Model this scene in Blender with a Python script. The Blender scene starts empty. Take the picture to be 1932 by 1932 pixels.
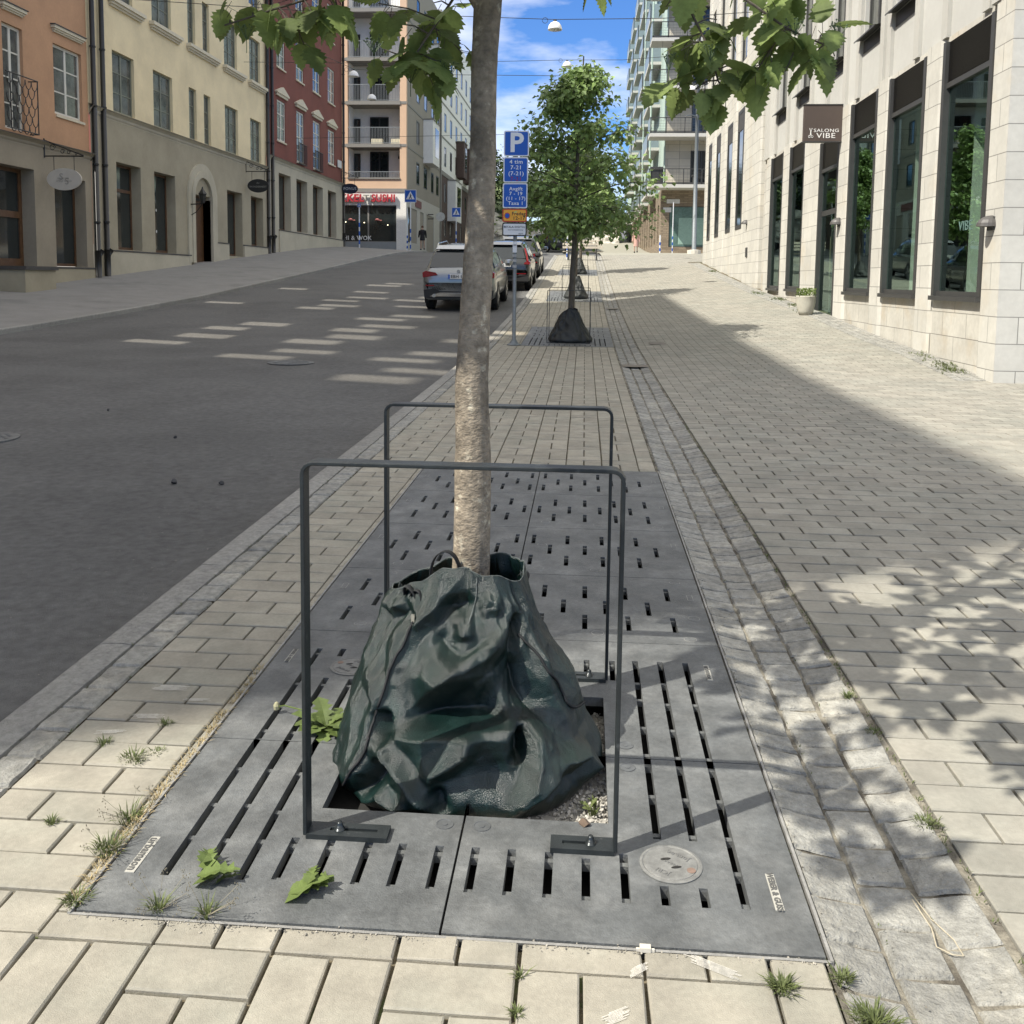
import bpy, bmesh, math, random
from mathutils import Vector, Matrix, noise, geometry
R=math.radians
random.seed(7)
SC=bpy.context.scene
COL=SC.collection
# ---------------------------------------------------------------- camera
cd=bpy.data.cameras.new('camera'); cam=bpy.data.objects.new('camera',cd); COL.objects.link(cam)
M=((.99702728,-.0189321,-.07468719),(.07611357,.09139246,.99290188),(.01197187,.99563497,-.09256176))
cam.matrix_world=Matrix([[r[0],r[1],-r[2],0] for r in M]+[[0,0,0,1]])
cam.location=(0,0,1.46)
cd.sensor_width=36; cd.lens=1786/1932*36; cd.shift_y=-(966-692)/1932; cd.clip_start=.05; cd.clip_end=3000
SC.camera=cam
# ---------------------------------------------------------------- sky, sun, exposure
SUN=Vector((.836,.548,-1.183)).normalized()
W=bpy.data.worlds.new("World"); SC.world=W; W.use_nodes=True
wn,wl=W.node_tree.nodes,W.node_tree.links
bg=wn['Background']; bg.inputs[1].default_value=.118
sky=wn.new('ShaderNodeTexSky'); sky.sky_type='NISHITA'; sky.sun_disc=False; sky.sun_elevation=math.asin(-SUN.z)
sky.sun_rotation=math.atan2(-SUN.x,-SUN.y); sky.air_density=1.0; sky.dust_density=.4; sky.ozone_density=2.5
tc=wn.new('ShaderNodeTexCoord'); mp=wn.new('ShaderNodeMapping'); mp.inputs['Scale'].default_value=(2.2,2.2,6.5); mp.inputs['Location'].default_value=(.35,.2,.55)
nz=wn.new('ShaderNodeTexNoise'); nz.inputs['Scale'].default_value=1.9; nz.inputs['Detail'].default_value=9; nz.inputs['Roughness'].default_value=.55
sxy=wn.new('ShaderNodeSeparateXYZ'); up=wn.new('ShaderNodeMapRange'); up.inputs[1].default_value=.30; up.inputs[2].default_value=.75; up.inputs[3].default_value=0; up.inputs[4].default_value=.34
ad=wn.new('ShaderNodeMath'); cr=wn.new('ShaderNodeValToRGB'); cr.color_ramp.elements[0].position=.50; cr.color_ramp.elements[1].position=.78
mx=wn.new('ShaderNodeMix'); mx.data_type='RGBA'; mx.inputs[7].default_value=(9.0,8.8,8.4,1)
tint=wn.new('ShaderNodeMix'); tint.data_type='RGBA'; tint.blend_type='MULTIPLY'; tint.inputs[0].default_value=1; tint.inputs[7].default_value=(.40,.64,1.0,1)
sf=wn.new('ShaderNodeMath'); sf.operation='MULTIPLY'; sf.inputs[1].default_value=.9
L=wl.new; L(tc.outputs['Generated'],mp.inputs[0]); L(mp.outputs[0],nz.inputs[0]); L(tc.outputs['Generated'],sxy.inputs[0]); L(sxy.outputs[2],up.inputs[0]); L(up.outputs[0],ad.inputs[0]); L(nz.outputs[0],ad.inputs[1]); L(ad.outputs[0],cr.inputs[0]); L(cr.outputs[0],sf.inputs[0])
L(sky.outputs[0],tint.inputs[6]); L(tint.outputs[2],mx.inputs[6]); L(sf.outputs[0],mx.inputs[0]); L(mx.outputs[2],bg.inputs[0])
sl=bpy.data.lights.new('sun','SUN'); sl.energy=4.8; sl.angle=R(.55); sl.color=(1,.948,.85)
so=bpy.data.objects.new('sun',sl); COL.objects.link(so); so.rotation_euler=SUN.to_track_quat('-Z','Y').to_euler()
SC.view_settings.view_transform='Standard'; SC.view_settings.look='None'; SC.view_settings.exposure=.62; SC.view_settings.gamma=1
SC.cycles.max_bounces=8; SC.cycles.transparent_max_bounces=24; SC.cycles.use_denoising=True
SC.cycles.sample_clamp_indirect=6
# ---------------------------------------------------------------- terrain profile (the street climbs away from the camera)
PR=[(-40,-.6),(-8,-.11),(2,0),(6.5,.07),(12,.15),(17,.25),(20,.37),(24,.56),(28.4,.80),(34,1.2),(40,1.62),(46,2.07),(52,2.52),(59,3.0),(66,3.32),(78,3.6),(90,4.2),(130,6.9),(200,11),(420,26)]
def itp(T,y):
    if y<=T[0][0]: return T[0][1]
    for (a,b),(c,d) in zip(T,T[1:]):
        if y<=c: return b+(d-b)*(y-a)/(c-a)
    return T[-1][1]
def zg(y):
    w=.25+.02*abs(y); return (itp(PR,y-w)+itp(PR,y)+itp(PR,y+w))/3 if y>7 else itp(PR,y)
CF=[(11,0),(13,.0),(15.5,.15),(18,.2),(21.5,.3),(28,.3),(32,.25),(46,.25),(60,.1),(70,0)]
def XR(y): return 5.45+.0067*(y-12.9)
def gz(x,y):
    z=zg(y)
    if x>.975: z+=itp(CF,y)*min(1,(x-.975)/4.5)
    if x<-11.8: z+=.26*min(1,(-11.8-x)/5.4)
    return z
# ---------------------------------------------------------------- materials
MATS={}
def mat(name,col,rough=.8,metal=0,var=.12,vs=6,bump=0,bs=60,isl=0,col2=None,s2=1.5,th=(.55,.65),trans=0,coat=0,spec=None,emit=0,brick=None,tr=None):
    """procedural surface: base colour with noise variation, optional second colour patches, per-piece variation, bump"""
    if name in MATS: return MATS[name]
    m=bpy.data.materials.new(name); m.use_nodes=True; n,l=m.node_tree.nodes,m.node_tree.links
    b=n['Principled BSDF']; b.inputs['Roughness'].default_value=rough; b.inputs['Metallic'].default_value=metal
    if coat: b.inputs['Coat Weight'].default_value=coat; b.inputs['Coat Roughness'].default_value=.08
    if spec is not None: b.inputs['Specular IOR Level'].default_value=spec
    if emit: b.inputs['Emission Color'].default_value=(*col,1); b.inputs['Emission Strength'].default_value=emit
    g=n.new('ShaderNodeNewGeometry')
    def nx(scale,det=5):
        t=n.new('ShaderNodeTexNoise'); t.inputs['Scale'].default_value=scale; t.inputs['Detail'].default_value=det; t.inputs['Roughness'].default_value=.6
        l.new(g.outputs['Position'],t.inputs[0]); return t
    cur=None
    def rgb(c):
        r=n.new('ShaderNodeRGB'); r.outputs[0].default_value=(*c,1); return r.outputs[0]
    cur=rgb(col)
    if col2:
        t=nx(s2); mr=n.new('ShaderNodeMapRange'); mr.inputs[1].default_value=th[0]; mr.inputs[2].default_value=th[1]; l.new(t.outputs[0],mr.inputs[0])
        q=n.new('ShaderNodeMix'); q.data_type='RGBA'; q.inputs[7].default_value=(*col2,1); l.new(mr.outputs[0],q.inputs[0]); l.new(cur,q.inputs[6]); cur=q.outputs[2]
    if brick:   # (width,height,mortar,mortar colour factor,contrast)
        sx=n.new('ShaderNodeSeparateXYZ'); l.new(g.outputs['Position'],sx.inputs[0]); ad=n.new('ShaderNodeMath'); l.new(sx.outputs[0],ad.inputs[0]); l.new(sx.outputs[1],ad.inputs[1])
        cx=n.new('ShaderNodeCombineXYZ'); l.new(ad.outputs[0],cx.inputs[0]); l.new(sx.outputs[2],cx.inputs[1])
        off=n.new('ShaderNodeVectorMath'); off.operation='ADD'; off.inputs[1].default_value=(50,brick[5] if len(brick)>5 else 0,0); l.new(cx.outputs[0],off.inputs[0])
        bt=n.new('ShaderNodeTexBrick'); l.new(off.outputs[0],bt.inputs[0]); bt.inputs['Scale'].default_value=1; bt.inputs['Brick Width'].default_value=brick[0]; bt.inputs['Row Height'].default_value=brick[1]
        bt.inputs['Mortar Size'].default_value=brick[2]; bt.inputs['Mortar Smooth'].default_value=.1; k=brick[3]; d=brick[4]
        bt.inputs['Color1'].default_value=(1+d,1+d,1+d*.9,1); bt.inputs['Color2'].default_value=(1-d,1-d,1-d,1); bt.inputs['Mortar'].default_value=(k,k,k,1)
        q=n.new('ShaderNodeMix'); q.data_type='RGBA'; q.blend_type='MULTIPLY'; q.inputs[0].default_value=1; l.new(cur,q.inputs[6]); l.new(bt.outputs[0],q.inputs[7]); cur=q.outputs[2]
    def mulv(sock,fac):
        nonlocal cur
        mr=n.new('ShaderNodeMapRange'); mr.inputs[3].default_value=1-fac; mr.inputs[4].default_value=1+fac; l.new(sock,mr.inputs[0])
        if fac!=isl: mr.inputs[1].default_value=.3; mr.inputs[2].default_value=.7
        cc=n.new('ShaderNodeCombineXYZ'); [l.new(mr.outputs[0],cc.inputs[i]) for i in range(3)]
        q=n.new('ShaderNodeMix'); q.data_type='RGBA'; q.blend_type='MULTIPLY'; q.inputs[0].default_value=1; l.new(cur,q.inputs[6]); l.new(cc.outputs[0],q.inputs[7]); cur=q.outputs[2]
    if var: mulv(nx(vs).outputs[0],var+1e-4); mulv(nx(vs*9,3).outputs[0],var*.5+1e-4)
    if isl: mulv(g.outputs['Random Per Island'],isl)
    l.new(cur,b.inputs['Base Color'])
    if bump:
        t=nx(bs,4); bn=n.new('ShaderNodeBump'); bn.inputs['Strength'].default_value=bump; bn.inputs['Distance'].default_value=.01; l.new(t.outputs[0],bn.inputs['Height']); l.new(bn.outputs[0],b.inputs['Normal'])
    if trans:   # thin leaf light passing through
        tb=n.new('ShaderNodeBsdfTranslucent'); l.new(cur,tb.inputs[0]); ms=n.new('ShaderNodeMixShader'); ms.inputs[0].default_value=trans
        l.new(b.outputs[0],ms.inputs[1]); l.new(tb.outputs[0],ms.inputs[2]); l.new(ms.outputs[0],n['Material Output'].inputs[0])
    if tr:      # glass: transparent tint mixed by facing angle with a mirror
        tb=n.new('ShaderNodeBsdfTransparent'); tb.inputs[0].default_value=(*tr,1); gl=n.new('ShaderNodeBsdfGlossy'); gl.inputs['Roughness'].default_value=.01; gl.inputs[0].default_value=(.5,.66,.61,1)
        lw=n.new('ShaderNodeLayerWeight'); lw.inputs[0].default_value=.2; ms=n.new('ShaderNodeMixShader'); fm=n.new('ShaderNodeMath'); fm.operation='MULTIPLY'; fm.inputs[1].default_value=.5; l.new(lw.outputs['Fresnel'],fm.inputs[0]); l.new(fm.outputs[0],ms.inputs[0]); l.new(tb.outputs[0],ms.inputs[1]); l.new(gl.outputs[0],ms.inputs[2]); l.new(ms.outputs[0],n['Material Output'].inputs[0])
    MATS[name]=m; return m
def sun_pane_mat(name,c):
    m=bpy.data.materials.new(name); m.use_nodes=True; n,l=m.node_tree.nodes,m.node_tree.links
    t=n.new('ShaderNodeBsdfTransparent'); t.inputs[0].default_value=(*c,1); l.new(t.outputs[0],n['Material Output'].inputs[0]); return m
# ---------------------------------------------------------------- mesh helpers
class MB:
    def __init__(s): s.v=[]; s.f=[]
    def add(s,vs,fs):
        o=len(s.v); s.v+= [tuple(v) for v in vs]; s.f+=[tuple(i+o for i in f) for f in fs]; return s
    def box(s,x0,x1,y0,y1,z0,z1,rot=None,org=None):
        vs=[Vector((x,y,z)) for z in (z0,z1) for y in (y0,y1) for x in (x0,x1)]
        if rot is not None: vs=[rot@(v-org)+org for v in vs]
        return s.add(vs,[(0,2,3,1),(4,5,7,6),(0,1,5,4),(2,6,7,3),(0,4,6,2),(1,3,7,5)])
    def tube(s,pts,rad,n=8,cap=True):
        pts=[Vector(p) for p in pts]; rr=rad if hasattr(rad,'__len__') else [rad]*len(pts); rings=[]; o=len(s.v)
        up=Vector((0,0,1))
        for i,p in enumerate(pts):
            d=(pts[min(i+1,len(pts)-1)]-pts[max(i-1,0)]).normalized()
            a=d.cross(up if abs(d.z)<.95 else Vector((1,0,0))).normalized(); b=d.cross(a)
            for k in range(n):
                t=2*math.pi*k/n; s.v.append(tuple(p+(a*math.cos(t)+b*math.sin(t))*rr[i]))
        for i in range(len(pts)-1):
            for k in range(n): s.f.append((o+i*n+k,o+i*n+(k+1)%n,o+(i+1)*n+(k+1)%n,o+(i+1)*n+k))
        if cap: s.f.append(tuple(o+k for k in range(n))); s.f.append(tuple(o+(len(pts)-1)*n+k for k in reversed(range(n))))
        return s
    def lathe(s,prof,c=(0,0,0),n=24,cap=True):
        o=len(s.v); c=Vector(c)
        for r,z in prof:
            for k in range(n): t=2*math.pi*k/n; s.v.append((c.x+r*math.cos(t),c.y+r*math.sin(t),c.z+z))
        for i in range(len(prof)-1):
            for k in range(n): s.f.append((o+i*n+k,o+i*n+(k+1)%n,o+(i+1)*n+(k+1)%n,o+(i+1)*n+k))
        if cap: s.f.append(tuple(o+k for k in reversed(range(n)))); s.f.append(tuple(o+(len(prof)-1)*n+k for k in range(n)))
        return s
    def disc(s,c,ax,ay,n=24,th=None):
        """elliptic plate centred c with half axes ax, ay; th = thickness vector"""
        c,ax,ay=Vector(c),Vector(ax),Vector(ay); ring=[c+ax*math.cos(2*math.pi*k/n)+ay*math.sin(2*math.pi*k/n) for k in range(n)]
        if th is None: return s.add(ring,[tuple(range(n))])
        th=Vector(th); return s.add(ring+[p+th for p in ring],[tuple(reversed(range(n))),tuple(range(n,2*n))]+[(k,(k+1)%n,n+(k+1)%n,n+k) for k in range(n)])
    def poly(s,pts,th):
        n=len(pts); th=Vector(th); pts=[Vector(p) for p in pts]
        return s.add(pts+[p+th for p in pts],[tuple(reversed(range(n))),tuple(range(n,2*n))]+[(k,(k+1)%n,n+(k+1)%n,n+k) for k in range(n)])
    def obj(s,name,m,parent=None,smooth=False,bevel=0,sub=0,fix=False):
        me=bpy.data.meshes.new(name); me.from_pydata(s.v,[],s.f); me.update()
        if fix:
            bm=bmesh.new(); bm.from_mesh(me); bmesh.ops.recalc_face_normals(bm,faces=bm.faces); bm.to_mesh(me); bm.free()
        o=bpy.data.objects.new(name,me); COL.objects.link(o)
        if m: me.materials.append(m)
        if smooth: me.polygons.foreach_set('use_smooth',[True]*len(me.polygons))
        if bevel: b=o.modifiers.new('b','BEVEL'); b.width=bevel; b.segments=2; b.limit_method='ANGLE'
        if sub: b=o.modifiers.new('s','SUBSURF'); b.levels=b.render_levels=sub
        if parent:
            o.parent=parent; o.matrix_parent_inverse=Matrix.Translation(-Vector(parent.location)) if parent.type=='EMPTY' and parent.get('world_parts') else Matrix()
        return o
def _comps(s):
    par=list(range(len(s.v)))
    def f(a):
        while par[a]!=a: par[a]=par[par[a]]; a=par[a]
        return a
    for q in s.f:
        for k in q[1:]: par[f(k)]=f(q[0])
    g={}
    for q in s.f: g.setdefault(f(q[0]),[]).append(q)
    out=[]
    for fs in g.values():
        ids=sorted({i for q in fs for i in q}); mp_={i:k for k,i in enumerate(ids)}; m=MB(); m.v=[s.v[i] for i in ids]; m.f=[tuple(mp_[i] for i in q) for q in fs]; out.append(m)
    return out
def objs(s,name,m,parent=None,**k):
    return [c.obj(name,m,parent,**k) for c in _comps(s)]
MB.objs=objs
def tag(o,label=None,cat=None,group=None,kind=None):
    if label: o['label']=label
    if cat: o['category']=cat
    if group: o['group']=group
    if kind: o['kind']=kind
    return o
def thing(name,label,cat,loc=(0,0,0),group=None,rot=(0,0,0),world=True):
    """an Empty at the thing's base; world=True: its parts are given in world coordinates"""
    o=bpy.data.objects.new(name,None); COL.objects.link(o); o.location=loc; o.rotation_euler=rot; o.empty_display_size=.1
    if world: o['world_parts']=1
    tag(o,label,cat,group); return o
def kids(o): return [c for c in COL.objects if c.parent==o]
def dup(root,loc,label=None,rot=None,scale=None):
    r=root.copy(); COL.objects.link(r); r.location=loc
    if rot: r.rotation_euler=rot
    if scale: r.scale=scale
    if label: r['label']=label
    for c in kids(root):
        d=c.copy(); COL.objects.link(d); d.parent=r
        for e in kids(c): f=e.copy(); COL.objects.link(f); f.parent=d
    return r
def text(body,size,m,parent,mtx,ext=.002,name='lettering',align='CENTER',sx=1,bold=0):
    cu=bpy.data.curves.new('t','FONT'); cu.body=body; cu.size=size; cu.extrude=ext; cu.align_x=align; cu.align_y='CENTER'; cu.offset=bold; cu.resolution_u=3; cu.space_character=1.08
    to=bpy.data.objects.new('t',cu); COL.objects.link(to); dg=bpy.context.evaluated_depsgraph_get()
    me=bpy.data.meshes.new_from_object(to.evaluated_get(dg)); bpy.data.objects.remove(to); bpy.data.curves.remove(cu)
    me.transform(mtx@Matrix.Diagonal((sx,1,1,1))); me.materials.clear(); me.materials.append(m)
    o=bpy.data.objects.new(name,me); COL.objects.link(o)
    if parent: o.parent=parent; o.matrix_parent_inverse=Matrix.Translation(-Vector(parent.location)) if parent.get('world_parts') else Matrix()
    return o
def frameM(o,ax,ay):
    """matrix with origin o, text running along ax, up along ay"""
    ax,ay=Vector(ax).normalized(),Vector(ay).normalized(); az=ax.cross(ay); m=Matrix.Identity(4)
    for i,a in enumerate((ax,ay,az)):
        for j in range(3): m[j][i]=a[j]
    m.translation=Vector(o); return m
def holes_mesh(mb,P,u0,u1,v0,v1,holes,depth,us=(),vs=()):
    """sheet over [u0,u1]x[v0,v1] at w=0 with rectangular openings whose reveals run to w=depth"""
    U=sorted({u0,u1,*us,*[h[0] for h in holes],*[h[1] for h in holes]}); V=sorted({v0,v1,*vs,*[h[2] for h in holes],*[h[3] for h in holes]})
    U=[u for u in U if u0<=u<=u1]; V=[v for v in V if v0<=v<=v1]
    def inh(a,b): return any(h[0]-1e-6<=a<h[1]-1e-6 and h[2]-1e-6<=b<h[3]-1e-6 for h in holes)
    for i in range(len(U)-1):
        for j in range(len(V)-1):
            if not inh(U[i],V[j]): mb.add([P(U[i],V[j],0),P(U[i+1],V[j],0),P(U[i+1],V[j+1],0),P(U[i],V[j+1],0)],[(0,1,2,3)])
    for a,b,c,d in holes:
        for (p,q,r_,s_) in ((a,c,b,c),(b,c,b,d),(b,d,a,d),(a,d,a,c)):
            mb.add([P(p,q,0),P(r_,s_,0),P(r_,s_,depth),P(p,q,depth)],[(0,1,2,3)])
    return mb
# ================================================================ GROUND
m_asph=mat('asphalt',(.112,.112,.109),.88,var=.24,vs=16,bump=.8,bs=240,col2=(.085,.085,.083),s2=.45,th=(.42,.62))
m_walk=mat('sidewalk_asphalt',(.215,.21,.20),.9,var=.1,vs=1.5,bump=.3,bs=200,col2=(.175,.172,.165),s2=.6)
m_earth=mat('joint_sand',(.12,.10,.065),1,var=.4,vs=14,bump=.6,bs=150,col2=(.07,.085,.03),s2=5,th=(.56,.62))
m_pav=mat('concrete_paver',(.295,.273,.222),.88,var=.16,vs=8,bump=.35,bs=330,isl=.10,col2=(.27,.262,.215),s2=2.3,th=(.45,.7))
m_pavg=mat('concrete_paver_grey',(.272,.256,.215),.88,var=.15,vs=6,bump=.35,bs=330,isl=.12,col2=(.24,.235,.20),s2=1.7,th=(.42,.7))
m_gran=mat('granite_kerb',(.25,.245,.225),.85,var=.25,vs=40,bump=.7,bs=120,isl=.14,col2=(.2,.195,.185),s2=9,th=(.5,.7))
m_sett=mat('granite_sett',(.255,.25,.225),.85,var=.28,vs=30,bump=.9,bs=90,isl=.17,col2=(.33,.315,.27),s2=4,th=(.52,.66))
def frange(a,b,s):
    o=[]; x=a
    while x<b-1e-6: o.append(x); x+=s
    return o+[b]
def sheet(name,xs,ys,dz,m,zf=gz):
    mb=MB(); nx=len(xs)
    mb.v=[(x,y,zf(x,y)+dz) for y in ys for x in xs]
    mb.f=[(j*nx+i,j*nx+i+1,(j+1)*nx+i+1,(j+1)*nx+i) for j in range(len(ys)-1) for i in range(nx-1)]
    return tag(mb.obj(name,m,smooth=True),kind='structure')
YS=[-40,-20,-10,-5]+frange(-4,30,1)+frange(31.5,140,1.5)+[160,200,300,420]
sheet('ground',[-400,-120,-60,-30,-18,-11.8,-1.87,.975,5.4,12,40,120,400],YS,-.35,m_asph)
sheet('road',[-11.82,-9,-5,-1.865],YS,-.10,m_asph,lambda x,y:zg(y))
sheet('cross_street',[-1.865,0,.975],frange(57.5,70,1.5),-.10,m_asph,lambda x,y:zg(y))
sheet('pavement_left',[-60,-30,-17.2,-11.95],[y for y in YS if y<=68],0,m_walk)
for xs_,segs in (([-1.87,-1.5,-1.155],[(-1,58.5)]),([-1.155,-.3,.565],[(-1,1.955),(6.84,17.04),(20.9,28.29),(32.2,40.09),(43.65,58.5)]),([.972,.985,3,5.4,9,14],[(-1,58.5)])):
    for a_,b_ in segs: sheet('pavement_base',xs_,frange(a_,b_,.7),-.016,m_earth)
sheet('pavement_far',[.97,3,5.4,9,14],frange(58.4,150,1.8),-.004,mat('paving_far',(.28,.27,.22),.9,var=.08,vs=2))
def brick(mb,x0,x1,y0,y1,zf,g,bev,near):
    j=random.uniform(-.0016,.0016) if near else 0
    x0+=g;x1-=g;y0+=g;y1-=g
    if x1-x0<.012 or y1-y0<.012: return
    c=[(x0,y0),(x1,y0),(x1,y1),(x0,y1)]
    if near:
        t=random.uniform(-.0014,.0014); c=[(a+random.uniform(-.0012,.0012),b+random.uniform(-.0012,.0012)) for a,b in c]
        cx,cy=(x0+x1)/2,(y0+y1)/2
        top=[(a+(bev if a<cx else -bev),b+(bev if b<cy else -bev),zf(a,b)+j+t*(1 if a>cx else -1)) for a,b in c]
        mid=[(a,b,zf(a,b)+j-.0035) for a,b in c]; bot=[(a,b,zf(a,b)-.02) for a,b in c]
        mb.add(top+mid+bot,[(0,1,2,3)]+[(4+k,4+(k+1)%4,(k+1)%4,k) for k in range(4)]+[(8+k,8+(k+1)%4,4+(k+1)%4,4+k) for k in range(4)])
    else:
        mb.add([(a,b,zf(a,b)) for a,b in c]+[(a,b,zf(a,b)-.014) for a,b in c],[(0,1,2,3)]+[(4+k,4+(k+1)%4,(k+1)%4,k) for k in range(4)])
GR=[(-1.142,.552,1.972,6.832),(-1.142,.552,17.05,20.9),(-1.142,.552,28.3,32.2),(-1.142,.552,40.1,43.6)]
def clipbr(mb,x0,x1,y0,y1,*a):
    for gx0,gx1,gy0,gy1 in GR:
        if x1>gx0+.004 and x0<gx1-.004 and y1>gy0 and y0<gy1:
            if y0<gy0 and y1>gy0: clipbr(mb,x0,x1,y0,gy0,*a)
            if y1>gy1 and y0<gy1: clipbr(mb,x0,x1,gy1,y1,*a)
            if x0<gx0<x1 and x0+.02<gx0: brick(mb,x0,gx0,max(y0,gy0),min(y1,gy1),*a)
            return
    brick(mb,x0,x1,y0,y1,*a)
# left strip (1.5 bricks wide), central basket bond, both one paving
mb=MB(); P_=.1375
k=0; y=.66
while y<57.5:
    near=y<9; g=.0045 if y<14 else .0055
    xs=[-1.6,-1.325,-1.185] if k%2 else [-1.6,-1.46,-1.185]
    for a,b in zip(xs,xs[1:]): clipbr(mb,a,b,y,y+P_,gz,g,.004,near)
    y+=P_; k+=1
cols=[-1.187+.2685*i for i in range(7)]
for ci,x0 in enumerate(cols):
    x1=min(x0+.2685,.548)
    y=1.886-.4085*4+(.1375*0 if ci%2==0 else -.1355)
    while y<57.5:
        near=y<9; g=.0045 if y<14 else .0055
        clipbr(mb,x0,x1,y,y+.1375,gz,g,.004,near)
        xm=(x0+.1342) if x1-x0>.2 else x1
        clipbr(mb,x0,xm,y+.1375,y+.4085,gz,g,.004,near)
        if x1-xm>.03: clipbr(mb,xm,x1,y+.1375,y+.4085,gz,g,.004,near)
        y+=.4085
tag(mb.obj('pavement',m_pav),kind='structure')
# right footpath: stretcher bond
mb=MB(); y=.38; k=0
while y<58.3:
    near=y<9; g=.0045 if y<14 else .0055; xe=(10.5 if y<12.9 else 5.0 if y<47 else 9)
    x=.985; first=True
    while x<xe:
        w=(.1375 if k%2 else .275) if first else .275
        if y>14 and not first and y<20: w=.275
        brick(mb,x,min(x+w,xe),y,y+P_,gz,g,.004,near); x+=w; first=False
    y+=P_; k+=1
tag(mb.obj('footpath',m_pavg),kind='structure')
# granite setts: gutter, kerb inner row, strip along the wall
def sett(mb,x0,x1,y0,y1,zf,near,h=.007):
    g=.0035; o=[]
    c=[(x0+g+random.uniform(-.005,.005),y0+g+random.uniform(-.006,.006)),(x1-g+random.uniform(-.005,.005),y0+g+random.uniform(-.006,.006)),(x1-g+random.uniform(-.005,.005),y1-g+random.uniform(-.006,.006)),(x0+g+random.uniform(-.005,.005),y1-g+random.uniform(-.006,.006))]
    dz=random.uniform(-.0015,.002)
    def pt(u,v):
        a=(c[0][0]*(1-u)+c[1][0]*u)*(1-v)+(c[3][0]*(1-u)+c[2][0]*u)*v; b=(c[0][1]*(1-u)+c[1][1]*u)*(1-v)+(c[3][1]*(1-u)+c[2][1]*u)*v
        return a,b
    if near:
        N=7; vs=[]; US=(0,.045,.2,.5,.8,.955,1)
        for j in range(N):
            for i in range(N):
                u,v=US[i],US[j]; a,b=pt(u,v); e=min(u,1-u,v,1-v)
                z=zf(a,b)+dz+.0+h*(1-(1-min(1,.25+e*2.6))**2.0)-h*.6+.0045*noise.noise(Vector((a*35,b*35,1)))+.003*noise.noise(Vector((a*90,b*90,4)))
                if e==0: z-=.008
                vs.append((a,b,z))
        mb.add(vs,[(j*N+i,j*N+i+1,(j+1)*N+i+1,(j+1)*N+i) for j in range(N-1) for i in range(N-1)])
    else:
        q=[pt(u,v) for u,v in ((.08,.08),(.92,.08),(.92,.92),(.08,.92))]; r=[pt(u,v) for u,v in ((0,0),(1,0),(1,1),(0,1))]
        mb.add([(a,b,zf(a,b)+dz+h*.4) for a,b in q]+[(a,b,zf(a,b)-.02) for a,b in r],[(0,1,2,3)]+[(4+k,4+(k+1)%4,(k+1)%4,k) for k in range(4)])
def gut(x,y): return gz(x,y)-.028*max(0,1-((x-.765)/.2)**2)
mb=MB()
for ci in range(3):
    x0=.562+.136*ci; y=.5+.03*ci
    while y<57:
        h=random.uniform(.095,.14)+(.05 if y<2.5 else 0); sett(mb,x0,x0+.134,y,y+h,gut,y<11); y+=h
tag(mb.obj('gutter',m_sett,smooth=False),kind='structure')
sheet('gutter_bed',[.55,.62,.7,.765,.83,.91,.985],frange(-1,57.5,.5),-.0085,mat('gutter_sand',(.24,.22,.175),1,var=.3,vs=12,bump=.8,bs=180,col2=(.08,.07,.055),s2=7,th=(.45,.6)),gut)
mb=MB()
y=.5
while y<57:
    h=random.uniform(.13,.2); sett(mb,-1.725,-1.602,y,y+h,gz,y<11,.01); y+=h
for ci in range(4):
    y=13+.03*ci
    while y<46:
        h=random.uniform(.1,.15); x0=5.0+.115*ci
        sett(mb,x0,x0+.113,y,y+h,gz,False,.01); y+=h
tag(mb.obj('sett_edging',m_sett),kind='structure')
def kerb(name,xi,xo,top,low,y0,y1,step):
    """xi = pavement side, xo = road side"""
    mb=MB(); y=y0; s=1 if xo>xi else -1
    while y<y1:
        e=min(y+step*random.uniform(.9,1.1),y1); N=max(2,int((e-y)/.12)) if y<12 else 2
        pr=[(xi,-.02),(xi+.004*s,-.001),(xi+.05*s,.003),(xo-.018*s,.001),(xo-.004*s,-.006),(xo,-.02),(xo+.004*s,-.2)]
        vs=[]; j=random.uniform(-.002,.002)
        for q in range(N+1):
            yy=y+.003+(e-y-.006)*q/N
            for a,b in pr:
                r=(.0035*noise.noise(Vector((a*22,yy*22,3)))+.002*noise.noise(Vector((a*70,yy*70,7)))) if y<12 else 0
                vs.append((a+r*(1 if b<0 else 0)+j,yy,(top(a,yy))+b+r))
        n=len(pr); mb.add(vs,[(q*n+i,q*n+i+1,(q+1)*n+i+1,(q+1)*n+i) for q in range(N) for i in range(n-1)]+[tuple(range(n)),tuple(N*n+i for i in range(n))]); y=e
    return tag(mb.obj(name,m_gran,smooth=False),kind='structure')
kerb('kerb',-1.728,-1.868,gz,-.1,.4,57.5,1.0)
kerb('kerb_left',-11.96,-11.8,lambda x,y:zg(y)+.01,-.1,10,71,1.2)
# ================================================================ TREE GRATES
m_iron=mat('cast_iron',(.094,.099,.099),.6,metal=.0,var=.3,vs=7,bump=.35,bs=200,col2=(.15,.154,.15),s2=6,th=(.45,.72),spec=.55)
m_iron2=mat('cast_iron_worn',(.24,.235,.22),.6,var=.2,vs=20,bump=.3,bs=150)
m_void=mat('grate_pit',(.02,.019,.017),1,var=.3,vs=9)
m_steel=mat('painted_flat_steel',(.017,.021,.022),.45,var=.25,vs=18,bump=.15,bs=220,col2=(.07,.075,.075),s2=16,th=(.64,.74),spec=.4)
m_letter=mat('cast_letter',(.36,.35,.31),.7,var=.1)
GX=-.295
def slotgrid(rows):
    out=[]
    for ri,yy in enumerate(rows):
        xs=[-.156,.028,.21,.399] if ri%2==0 else [-.249,-.066,.119,.303]
        for x in xs:
            out.append((x,yy)); out.append((2*GX-x,yy))
    return out
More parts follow.
